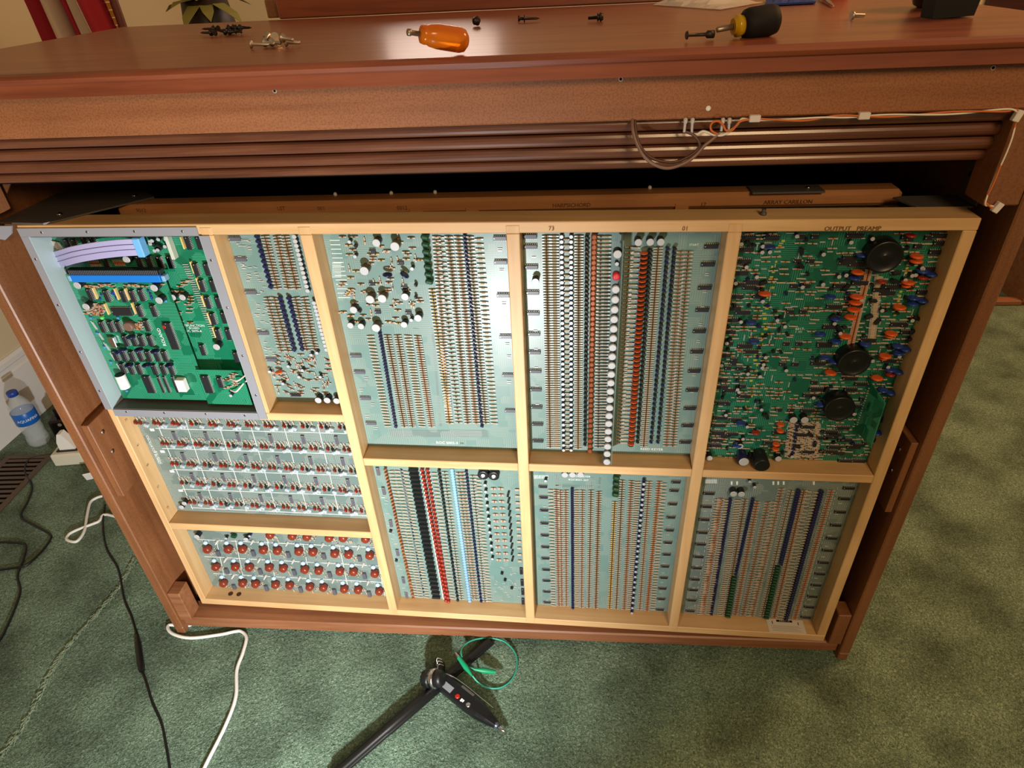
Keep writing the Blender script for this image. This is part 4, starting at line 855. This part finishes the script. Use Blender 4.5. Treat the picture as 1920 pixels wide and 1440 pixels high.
for (x, y, ang, lb) in ((1415, 222, 0, 'near the curled orange wire'), (1620, 217, 0, 'halfway along the twisted pair'), (1908, 217, 1.3, 'in the upper corner of the console side'), (1870, 389, 1.1, 'at the bottom of the corner block')):
    p = PY(x, y, -.0045); M = Matrix.Translation(p) @ Matrix.Rotation(-ang, 4, 'Y')
    tag(MB().bbox(-.0065, .0065, -.003, .0042, -.004, .004, .0008, 0, M).build('cable_clip', plain('clip_white', (216, 208, 204), .45)), 'white plastic cable clip ' + lb, 'clip')

# ================================================================== THINGS ON THE CONSOLE TOP
TZ = 1.1622
def screwdriver(name, label, grip, axis_ang, handle_prof, mats, mis, shaft, tip, tilt, flute=None):
    o = empty(name, grip, label, 'screwdriver', axis_ang)
    return o
# stubby amber screwdriver: handle rests on the top, blade points left and away
hr = .0165
hb = PZ(868, 83, TZ + hr); hb = PZ(862, 82, TZ + hr); ht = hb + Vector((-.84, .50, .13)).normalized() * .062
hr *= .8
hb = PZ(866, 77, TZ + hr)
sd = empty('screwdriver', (hb.x, hb.y, TZ), 'stubby screwdriver with fluted amber handle on the console top', 'screwdriver')
ax = (ht - hb).normalized(); org = Vector((0, 0, .0165))
AMB = plain('amber_plastic', (226, 124, 20), .18, 0, .5, .45)
MB().lathe([(-.008, .004), (-.0075, .009), (-.003, .0145), (.004, .0163), (.036, .0158), (.047, .0140), (.052, .0120), (.055, .0125), (.060, .0112), (.062, .006)], org, ax, 36, flute=lambda a, h: 1 - (.09 * max(0, math.cos(6 * a)) ** 2 if .004 < h < .045 else 0)).build('handle', AMB, sd)
MB().lathe([(.0615, .0034), (.074, .0034), (.0745, .0046), (.079, .0046), (.080, .003)], org, ax, 14).build('shaft', plain('dull_steel', (150, 138, 120), .4, .8), sd)
sd.scale = (.84, .84, .84)
# black cushioned screwdriver with yellow collar
hr2 = .0175
hb2 = PZ(1452, 36, TZ + hr2); ht2 = PZ(1392, 47, TZ + hr2 - .004); ax2 = (ht2 - hb2).normalized()
s2 = empty('screwdriver', (hb2.x, hb2.y, TZ), 'stubby screwdriver with black cushion grip and yellow collar on the console top', 'screwdriver'); org2 = Vector((0, 0, hr2))
MB().lathe([(-.004, .011), (-.001, .0155), (.006, .0172), (.030, .0174), (.036, .0160), (.039, .0125)], org2, ax2, 28).build('grip', RUBBER, s2)
YELP = plain('yellow_plastic', (222, 178, 20), .2, 0, .5, .35)
MB().lathe([(-.0055, .006), (-.0045, .0105), (-.0035, .0108)], org2, ax2, 20).build('end_cap', YELP, s2)
MB().lathe([(.0385, .0105), (.044, .012), (.0475, .0118), (.0485, .009), (.051, .009)], org2, ax2, 24).build('collar', YELP, s2)
MB().lathe([(.0505, .0032), (.070, .0032), (.071, .0025)], org2, ax2, 12).build('shaft', plain('dull_steel', (150, 138, 120), .4, .8), s2)
# screw pushed onto its tip
ns = empty('screw', (hb2 + ax2 * .078).xy.to_3d() + Vector((0, 0, TZ)), 'dark screw with washer lying against the black screwdriver tip', 'screw')
ns.location = Vector(((hb2 + ax2 * .078).x, (hb2 + ax2 * .078).y, TZ))
MB().lathe([(-.004, .0045), (.004, .0042), (.006, .002), (.028, .0018), (.0285, .0048), (.030, .0042)], (0, 0, .006), Vector((ax2.x, ax2.y, .02)), 12).build('shank', plain('oxidised_steel', (52, 46, 42), .5, .6), ns)
def fastener(px, label, cat, mat, prof, dirv, r, group=None, name='screw'):
    p = PZ(px[0], px[1], TZ); o = MB().lathe(prof, (0, 0, r), dirv, 12).build(name, mat); o.location = p + Vector((0, 0, .0002)); return tag(o, label, cat, group)
DS = plain('blackened_steel', (44, 38, 36), .45, .6); BS = plain('zinc_steel', (180, 168, 150), .35, .8)
BOLT = [(0, .0055), (.004, .0055), (.0045, .0032), (.020, .0030), (.0205, .001)]
SCREW = [(0, .005), (.0022, .0045), (.0032, .0023), (.009, .0022), (.0095, .0052), (.0108, .0052), (.0112, .0022), (.030, .0018), (.036, .0004)]
fastener((890, 49), 'dark hexagonal bolt standing near the amber screwdriver handle', 'bolt', DS, [(0, .0055), (.005, .0060), (.0052, .007), (.0065, .007), (.0068, .0032), (.011, .003)], (.8, -.5, .1), .0068, name='bolt')
fastener((972, 42), 'long dark wood screw with loose washer on the console top', 'screw', DS, SCREW, (1, -.05, -.02), .0052)
fastener((1131, 40), 'short dark bolt with flange head lying on the console top', 'bolt', DS, [(0, .0045), (.004, .0062), (.0055, .0066), (.0065, .0036), (.0085, .006), (.0095, .006), (.010, .0028), (.024, .0022)], (-1, .05, -.05), .0062, name='bolt')
fastener((1594, 38), 'short zinc screw with pan head lying near the red cup', 'screw', BS, [(0, .0055), (.003, .0052), (.004, .0028), (.018, .0026), (.019, .001)], (1, .1, -.05), .0055)
fastener((472, 92), 'single bright screw lying beside the pile of bright screws', 'screw', BS, [(0, .0058), (.002, .0050), (.003, .0023), (.026, .0021), (.027, .0008)], (1, .05, -.05), .0058)
for k in range(7):
    x = 500 + k * 6.5 + rnd.uniform(-2, 2); y = 87 + rnd.uniform(-4, 3)
    o = fastener((x, y), 'bright zinc screw in the small pile on the console top', 'screw', BS, [(0, .0062), (.0022, .0055), (.0035, .0026), (.020, .0024), (.021, .001)], (rnd.uniform(-1, 1), rnd.uniform(-.6, .6), -.05), .0062, 'bright screws in the pile'); o.location.z += (k % 2) * .006
for k in range(7):
    x = 406 + k * 8 + rnd.uniform(-2, 2); y = 68 - k * .8 + rnd.uniform(-2, 2)
    o = fastener((x, y), 'blackened screw in the dark pile on the console top', 'screw', DS, SCREW, (rnd.uniform(.3, 1) * rnd.choice((-1, 1)), rnd.uniform(-.4, .4), 0), .0054, 'blackened screws in the pile'); o.location.z += (k % 2) * .004
# plastic bag, blue cloth, red cup, thin blade, black case and bowl near the back
def crumple(name, poly, h, mat, label, cat, thick=.0006, z=TZ, seed=1, nx=16, ny=8):
    r = random.Random(seed); vs = []; fs = []
    a, b, c, d = [Vector(p) for p in poly]
    for j in range(ny + 1):
        for i in range(nx + 1):
            u = i / nx; v = j / ny; p = (a * (1 - u) + b * u) * (1 - v) + (d * (1 - u) + c * u) * v
            e = min(1, 4 * min(u, 1 - u, v, 1 - v) + .05); p = Vector((p.x, min(p.y, .684), z + .001 + h * e * (.35 + r.random() * .65))); vs.append(p)
    for j in range(ny):
        for i in range(nx): q = j * (nx + 1) + i; fs.append((q, q + 1, q + nx + 2, q + nx + 1))
    me = MB().add(vs, fs, 0, False).mesh(name, [mat]); o = link(name, me); m = o.modifiers.new('thickness', 'SOLIDIFY'); m.thickness = thick; m.offset = 1
    return tag(o, label, cat)
bag_m, nt, bs = newmat('clear_film'); bs.inputs['Base Color'].default_value = (.85, .82, .78, 1); bs.inputs['Roughness'].default_value = .25; bs.inputs['Alpha'].default_value = .42
g = lambda x, y: PZ(x, y, TZ)
crumple('plastic_bag', (g(1225, 11), g(1350, 20), g(1430, 6), g(1240, 4)), .014, bag_m, 'clear crinkled plastic bag lying at the back of the console top', 'bag', seed=4)
crumple('blue_cloth', (g(1436, 13), g(1528, 8), g(1528, -6), g(1436, 3)), .012, plain('blue_fabric', (34, 58, 132), .8), 'folded blue cloth beside the plastic bag', 'cloth', .003, seed=6)
tp = g(1562, 15); tb = g(1536, -2)
o = MB().tube([Vector((0, 0, .003)), (tb - tp) * .3 + Vector((0, 0, .004)), (tb - tp) + Vector((0, 0, .008))], .003, 10, rr=[.0012, .003, .0032]).build('steel_pick', BS); o.location = tp + Vector((0, 0, 0)); tag(o, 'thin steel blade tip pointing out beside the blue cloth', 'tool')
cu = g(1573, -2); o = MB().lathe([(0, .020), (.001, .022), (.006, .0225), (.05, .026), (.0505, .024), (.004, .020)], (0, 0, 0), (0, 0, 1), 28).build('cup', plain('red_cup_plastic', (196, 82, 64), .4)); o.location = (cu.x, cu.y + .02, TZ); tag(o, 'red plastic cup standing at the back of the console top', 'cup')
bk = g(1792, 34)
cs = empty('spectacle_case', (bk.x, bk.y, TZ), 'small black case with rounded corners on the console top', 'case')
MB().prism([(-.034, .062), (-.029, .0), (.022, .002), (.030, .068), (.02, .075), (-.026, .074)], .0, .036, 'y').build('shell', RUBBER, cs); MB().box(-.027, .024, -.0008, 0, .036, .0375).build('seam', BLACK, cs)
bw = g(1802, 22); o = MB().lathe([(0, .026), (.004, .033), (.03, .043), (.06, .046), (.061, .044), (.03, .041), (.006, .030)], (0, 0, 0), (0, 0, 1), 32).build('bowl', plain('smoked_glass', (70, 50, 34), .12, 0, .5, .25)); o.location = (bw.x + .005, bw.y + .085, TZ); tag(o, 'dark smoked bowl standing behind the black case', 'bowl')

# ================================================================== BACKGROUND: FLAG, PLANT
fl = empty('striped_flag', (-1.35, 1.25, 0), 'hanging flag with red and white stripes and gold fringe behind the console', 'flag')
def foldx(u, z): return .035 * math.sin(u * 26 + 1.2) + .01 * math.sin(u * 60 + z * 3)
xL0, xL1 = PY(40, 0, 1.25).x + 1.35, PY(172, 0, 1.25).x + 1.35
cols = ['w', 'r', 'w', 'r', 'w', 'r']; bnds = [0, .06, .27, .47, .66, .84, 1.0]
FRD = plain('flag_red', (150, 20, 36), .8); FWH = plain('flag_white', (196, 172, 150), .8); GOLD = plain('gold_fringe', (190, 126, 44), .6)
for k, c in enumerate(('w', 'r', 'w', 'r', 'w', 'r')):
    vs = []; fs = []; n = 5; zs = [.55 + i * .08 for i in range(11)]
    for z in zs:
        for i in range(n + 1):
            u = bnds[k] + (bnds[k + 1] - bnds[k]) * i / n; sh = .055 * (1.3 - z) * 2.6
            x = xL0 + (xL1 - xL0) * u + sh * (.35 + .6 * u); vs.append((x, foldx(u, z), z))
    for j in range(len(zs) - 1):
        for i in range(n): q = j * (n + 1) + i; fs.append((q, q + 1, q + n + 2, q + n + 1))
    o = MB().add(vs, fs, 0, True).build('stripe', FRD if c == 'r' else FWH, fl); m = o.modifiers.new('thickness', 'SOLIDIFY'); m.thickness = .003
vs = []
mbf = MB()
for i in range(40):
    z = .55 + i * .02; sh = .055 * (1.3 - z) * 2.6; x = xL1 + sh * .95
    mbf.box(x, x + .018, foldx(1, z) - .003, foldx(1, z) + .003, z, z + .017)
tag(mbf.build('fringe', GOLD, fl), kind='stuff')
MB().cyl((xL1 + .07, .03, 0), (xL1 + .03, .03, 2.1), .012, n=12).build('pole', plain('pole_wood', (92, 40, 30), .4), fl)
MB().lathe([(0, .13), (.02, .13), (.04, .06), (.09, .03)], (xL1 + .07, .03, 0), (0, 0, 1), 20).build('stand', BS, fl)
vx = PY(350, 0, 1.62)
pv = empty('potted_plant', (vx.x + .06, 1.62, 0), 'tall dark planter with yellow green leaves behind the console', 'plant')
MB().lathe([(0, .12), (.02, .13), (.3, .14), (.6, .13), (.9, .10), (1.10, .085), (1.17, .075), (1.172, .06)], (0, 0, 0), (0, 0, 1), 32).build('planter', plain('dark_planter', (44, 32, 24), .5), pv)
for k in range(16):
    a = rnd.uniform(0, 6.28); L = rnd.uniform(.10, .18); M = Matrix.Translation((.03 * math.cos(a), .03 * math.sin(a), 1.17)) @ Matrix.Rotation(a, 4, 'Z') @ Matrix.Rotation(-rnd.uniform(-.5, .6), 4, 'Y')
    pts = [(0, 0, 0), (L * .3, -.022, .01), (L * .3, .022, .01), (L * .7, -.018, .012), (L * .7, .018, .012), (L, 0, 0)]
    mb = MB().add([M @ Vector(p) for p in pts], [(0, 1, 2), (1, 3, 4, 2), (3, 5, 4)], 0); o = mb.build('leaf', plain('leaf_olive', (134, 130, 66), .5), pv); m = o.modifiers.new('thickness', 'SOLIDIFY'); m.thickness = .001

# ================================================================== FLOOR THINGS ON THE LEFT
bt = empty('water_bottle', (-1.56, .672, 0), 'clear plastic water bottle with blue cap and blue label by the baseboard', 'bottle')
PET = plain('clear_plastic', (216, 226, 230), .06); PET.node_tree.nodes['Principled BSDF'].inputs['Alpha'].default_value = .3
prof = [(0, .020), (.003, .028), (.012, .0315), (.03, .031), (.045, .028), (.060, .031), (.072, .029), (.085, .0318), (.088, .0325), (.133, .0325), (.136, .0318), (.150, .0300), (.165, .024), (.178, .016), (.184, .0128), (.190, .0128)]
MB().lathe(prof, (0, 0, .0004), (0, 0, 1), 28).build('body', PET, bt)
MB().lathe([(0, .0145), (.0135, .0145), (.015, .013)], (0, 0, .1885), (0, 0, 1), 24, flute=lambda a, h: 1 + .02 * math.cos(24 * a)).build('cap', plain('cap_blue', (30, 66, 156), .4), bt)
lb = MB().lathe([(.0885, .0330), (.0890, .0334), (.1325, .0334), (.1330, .0330)], (0, 0, 0), (0, 0, 1), 32).build('label_wrap', plain('label_blue', (24, 92, 176), .35), bt)
tm = text_mesh('AQUAFINA', .0128, PRINT, 1.0)
rr = .0338; a0 = math.atan2(-1.5, 1.7)
for v in tm.vertices:
    a = a0 + .05 + v.co.x / rr; v.co = (rr * math.cos(a), rr * math.sin(a), .108 + v.co.y)
link('lettering', tm, lb)
# floor register
vr = empty('floor_register', (-1.535, .44, 0), 'brown metal floor vent with slats set in the carpet near the bottle', 'vent', .06)
VB = plain('register_brown', (96, 80, 66), .5, .4)
for (x0, x1, y0, y1) in ((-.075, .075, .15, .165), (-.075, .075, -.165, -.15), (-.075, -.058, -.15, .15), (.058, .075, -.15, .15)): MB().bbox(x0, x1, y0, y1, .0, .006, .001).build('frame_bar', VB, vr)
MB().box(-.058, .058, -.15, .15, .0002, .0008).build('duct_opening', INNER, vr)
for i in range(15):
    y = -.14 + i * .02; MB().bbox(-.058, .058, y - .005, y + .005, .001, .005, .0008).build('slat', VB, vr)
# wall adapter with white plug
sx = PZ(128, 868, 0)
ws = empty('power_adapter', (sx.x + .01, sx.y + .02, 0), 'cream outlet block on the carpet with a white plug in it', 'adapter', .15)
MB().bbox(-.045, .05, -.035, .04, .0005, .045, .005).build('housing', plain('cream_plastic', (206, 202, 182), .45), ws)
MB().prism([(-.022, .0), (.026, .0), (.018, .03), (.004, .062), (-.008, .06), (-.02, .03)], -.012, .012, 'y').build('plug', WHITE, ws).location = (0, 0, .0452)
MB().bbox(-.03, .034, -.02, .02, .0451, .0475, .002).build('socket_gasket', BLACK, ws)
bx = PZ(103, 832, 0)
pa = empty('power_brick', (bx.x + .02, bx.y + .05, 0), 'black plug-in power brick standing beside the cream outlet block', 'adapter', .3)
MB().bbox(-.035, .035, -.028, .028, .0005, .075, .006).build('body', BLACK, pa); MB().bbox(-.012, .012, -.01, .01, .0752, .11, .003).build('strain_relief', BLACK, pa)
MB().cyl((0, -.0281, .06), (0, -.0292, .06), .006, n=12).build('indicator', LEAD, pa)
gx = PZ(92, 800, 0)
gb = empty('black_bag', (gx.x + .04, gx.y + .22, 0), 'crumpled black cloth bag against the baseboard behind the bottle', 'bag')
r7 = random.Random(5); mbk = MB(); nr_ = 18; pr = [(0, .05), (.02, .075), (.06, .08), (.10, .065), (.14, .06), (.17, .04), (.19, .045), (.2, .02)]
mbk.lathe(pr, (0, 0, .0005), (.08, -.05, 1), nr_, flute=lambda a, h: 1 + .16 * math.sin(3 * a + h * 60) + .08 * math.sin(7 * a + h * 40)); mbk.build('cloth_body', RUBBER, gb)
for s in (-1, 1): MB().tube(smooth_path([(s * .03, 0, .18), (s * .05, -.01, .215), (s * .01, -.01, .225), (0, 0, .19)], 5), .005, 8).build('strap', RUBBER, gb)
# cables on the carpet
def floor_path(pts, z): return [PZ(x, y, z) for x, y in pts]
BKC = plain('black_cable', (14, 14, 14), .45)
wire('power_cable', floor_path([(104, 851), (78, 855), (55, 862), (47, 884), (60, 912), (52, 940), (39, 968), (62, 984), (92, 1001), (94, 1012), (76, 1036), (50, 1059), (25, 1065), (-20, 1071)], .0035), .003, BKC, 'black cable winding from the power brick over the carpet seam edge', 'cable')
wire('power_cable', floor_path([(-20, 1017), (20, 1017), (47, 1022), (45, 1045), (33, 1079), (38, 1107), (30, 1135), (19, 1162), (3, 1195), (-15, 1220)], .0035), .003, BKC, 'black cable curving along the carpet left of the seam', 'cable')
ca = empty('adapter_cable', PZ(260, 1225, 0), 'black cable with an inline plug running down the carpet beside the console', 'cable')
for nm, pts in (('cable', [(197, 946), (193, 984), (200, 1029), (222, 1068), (233, 1123), (247, 1157), (257, 1192)]), ('cable', [(266, 1256), (276, 1285), (286, 1318), (303, 1357), (312, 1400), (319, 1445), (322, 1480)])):
    o = MB().tube(smooth_path(floor_path(pts, .0035), 6), .0026, 8).build(nm, BKC, ca); o.location = -ca.location
a, b = PZ(257, 1190, .006), PZ(266, 1258, .006); t = (b - a)
o = MB().tube([a, a + t * .12, a + t * .25, a + t * .55, a + t * .92, b], .006, 10, rr=[.003, .0042, .0062, .0066, .0070, .0058]).build('inline_plug', BLACK, ca); o.location = -ca.location
wire('extension_cord', floor_path([(192, 930), (180, 934), (169, 943), (163, 968), (158, 996), (144, 1015), (127, 1013), (126, 1006), (139, 996), (183, 979), (214, 968)], .004) + [Vector((-.76, .21, .004)), Vector((-.70, .12, .004)), Vector((-.705, .06, .004)), Vector((-.715, .02, .004))] + floor_path([(317, 1172), (322, 1187), (356, 1196), (411, 1190), (440, 1184), (453, 1184), (462, 1196), (455, 1225), (444, 1257), (442, 1307), (422, 1362), (383, 1440), (370, 1475)], .004), .0038, WHITE, 'white cord looping under the console side and across the green carpet', 'cord')
# white tag beside leg
p0 = PZ(165, 898, 0); o = MB().bbox(-.012, .012, -.002, .002, 0, .03, .001).build('cable_tag', WHITE); o.location = (p0.x + .01, p0.y, .0002); o.rotation_euler = (.3, 0, .4); tag(o, 'white plastic tag leaning by the console side on the carpet', 'tag')
# frayed carpet seam
sm = MB(); A0, B0 = PZ(255, 1045, 0), PZ(-20, 1440, 0); rs = random.Random(9)
for i in range(420):
    t = rs.random(); p = A0.lerp(B0, t) + Vector((rs.uniform(-.004, .004), rs.uniform(-.004, .004), 0)) + Vector((.012 * math.sin(t * 9), 0, 0))
    dv = (B0 - A0).normalized() * rs.uniform(.004, .014) + Vector((rs.uniform(-.006, .006), 0, rs.uniform(0, .002)))
    sm.tube([p + Vector((0, 0, .0006)), p + dv * .5 + Vector((0, 0, .003)), p + dv + Vector((0, 0, .001))], .0006, 4)
tag(sm.build('carpet_seam', plain('seam_fibre', (146, 164, 138), .9)), 'frayed pale seam running diagonally across the green carpet', 'seam', kind='stuff')

# ================================================================== FOLDED TRIPOD, PROBE, TEST LEAD
zr = zt(760, 1170, 6.2625)
def TP(x, y, z): return PZ(*zr(x, y), z)
tri = empty('folded_tripod', TP(330, 680, 0), 'folded black tripod with chrome hub lying on the carpet before the console', 'tripod')
TB = plain('tripod_black', (20, 19, 19), .42)
def tripart(mb, nm, mt):
    o = mb.build(nm, mt, tri); o.location = -tri.location; return o
for k, (x0, y0, x1, y1, z, r) in enumerate(((-900, 1800, 950, 190, .0085, .0058), (-810, 1800, 1030, 195, .0080, .0054), (-850, 1790, 990, 195, .019, .0060))):
    a = TP(x0, y0, z); b = TP(x1, y1, z); b.y = min(b.y, .004); tripart(MB().tube([a, a.lerp(b, .3), a.lerp(b, .305), a.lerp(b, .62), a.lerp(b, .625), b], r, 10, rr=[r * 1.15, r * 1.15, r * 1.3, r * 1.3, r, r]), 'leg', TB)
hc = TP(330, 640, .035); hax = (TP(390, 640, .04) - TP(250, 640, .03)).normalized()
tripart(MB().lathe([(-.024, .010), (-.022, .016), (-.010, .019), (-.004, .019)], hc, hax, 20, flute=lambda a, h: 1 + .05 * math.cos(10 * a)), 'knob', TB)
tripart(MB().lathe([(-.004, .0195), (.006, .0200), (.008, .0185)], hc, hax, 24), 'ring', CHROME)
tripart(MB().lathe([(.008, .017), (.02, .016), (.024, .012)], hc, hax, 18), 'hub', TB)
tripart(MB().bbox(-.012, .012, -.012, .012, 0, .022, .003, 0, Matrix.Translation(TP(400, 560, .004))), 'clamp', TB)
# logic probe
pa_, pb_ = TP(395, 640, .020), TP(1185, 1280, .010); ax3 = (pb_ - pa_); L3 = ax3.length; ax3.normalize()
pr_ = empty('test_probe', (pa_ + ax3 * L3 * .5).xy.to_3d(), 'black hand-held test probe with silver tip lying across the tripod', 'test probe')
pr_.location = Vector(((pa_ + pb_).x / 2, (pa_ + pb_).y / 2, 0))
q = ax3.to_track_quat('X', 'Z').to_matrix().to_4x4(); MP = Matrix.Translation(pa_) @ q
def ppart(mb, nm, mt):
    o = mb.build(nm, mt, pr_); o.location = -pr_.location; return o
sec = [(0, .011, .010), (.006, .0165, .0125), (.02, .0178, .0135), (.45 * L3, .0178, .0135), (.62 * L3, .016, .0125), (.74 * L3, .0115, .0105), (.86 * L3, .0065, .0065)]
vs = []; fs = []; n = 16
for (x, a, b) in sec:
    for i in range(n):
        g_ = 2 * math.pi * i / n; c_, s_ = math.cos(g_), math.sin(g_); e_ = .55
        vs.append(MP @ Vector((x, a * math.copysign(abs(c_) ** e_, c_), b * math.copysign(abs(s_) ** e_, s_))))
for k in range(len(sec) - 1):
    for i in range(n): fs.append((k * n + i, k * n + (i + 1) % n, (k + 1) * n + (i + 1) % n, (k + 1) * n + i))
fs += [tuple(range(n)), tuple(reversed(range((len(sec) - 1) * n, len(sec) * n)))]
ppart(MB().add(vs, fs, 0, False), 'body', BLACK)
ppart(MB().lathe([(.80 * L3, .0074), (.885 * L3, .0066), (.89 * L3, .005)], pa_, ax3, 14), 'nose', plain('probe_sleeve', (96, 100, 120), .25, .6))
ppart(MB().lathe([(.885 * L3, .0042), (.95 * L3, .0036), (L3, .0008)], pa_, ax3, 12), 'tip', CHROME)
def onprobe(nm, x0, x1, y0, y1, z, mt, h=.0008): ppart(MB().box(x0 * L3, x1 * L3, y0, y1, z, z + h, 0, MP), nm, mt)
onprobe('label_plate', .05, .25, -.014, -.001, .0134, plain('silver_label', (168, 170, 180), .35, .5))
onprobe('switch_slot', .30, .48, .010, .0145, .0130, STEELD)
onprobe('marking', .395, .415, -.013, -.007, .0134, PRINT); onprobe('marking', .42, .435, -.012, -.007, .0134, PRINT)
for f_, mt, nm in ((.34, plain('red_lens', (170, 30, 20), .25), 'red_button'), (.50, CHROME, 'metal_button')):
    p = MP @ Vector((f_ * L3, -.009, .0130)); ppart(MB().lathe([(0, .0052), (.0014, .0050), (.0022, .003)], p, q.to_3x3() @ Vector((0, 0, 1)), 14), nm, mt)
ppart(MB().tube(smooth_path([MP @ Vector((.0, .006, .012)), MP @ Vector((.02, .014, .014)), MP @ Vector((.05, .018, .012)), MP @ Vector((.10, .0185, .010)), MP @ Vector((.13, .0185, .009))], 5), .0011, 6), 'wire_clip', CHROME)
for k in range(3): ppart(MB().tube(smooth_path([MP @ Vector((-.004 - .006 * k, .004 + .004 * k, .016)), MP @ Vector((-.010 - .006 * k, .012 + .004 * k, .026)), MP @ Vector((-.002 - .006 * k, .018 + .004 * k, .022))], 5), .0009, 6), 'key_ring', CHROME)
# green test lead with two crocodile clips
tl = empty('test_lead', TP(1000, 470, 0), 'thin green test lead coiled in a ring with two green crocodile clips', 'test lead')
def tpart2(mb, nm, mt):
    o = mb.build(nm, mt, tl); o.location = -tl.location; return o
GRW = plain('green_wire', (52, 154, 132), .4); GRC = plain('green_boot', (14, 138, 92), .4)
ring = [(665, 390, .036), (655, 320, .036), (690, 250, .03), (790, 190, .022), (920, 165, .014), (1040, 170, .010), (1160, 205, .006), (1250, 280, .004), (1305, 380, .003), (1310, 500, .003), (1270, 620, .003), (1190, 710, .003), (1080, 755, .004), (960, 745, .006), (860, 690, .012), (790, 610, .022)]
tpart2(MB().tube(smooth_path([TP(*p) for p in ring], 5), .0018, 8), 'wire', GRW)
tpart2(MB().tube(smooth_path([TP(765, 585, .024), TP(745, 520, .026), TP(770, 515, .026), TP(810, 530, .022)], 5), .0014, 8), 'wire', GRW)
for (x0, y0, z0, x1, y1, z1) in ((785, 610, .026, 625, 390, .036), (800, 530, .022, 1060, 565, .010)):
    a, b = TP(x0, y0, z0), TP(x1, y1, z1); d_ = b - a
    tpart2(MB().tube([a, a + d_ * .15, a + d_ * .45, a + d_ * .75, b], .005, 12, rr=[.0020, .0032, .0058, .0050, .0042]), 'boot', GRC)
    tpart2(MB().tube([b - d_ * .02, b + d_ * .12, b + d_ * .26], .003, 8, rr=[.0034, .0026, .0016]), 'jaw', CHROME)
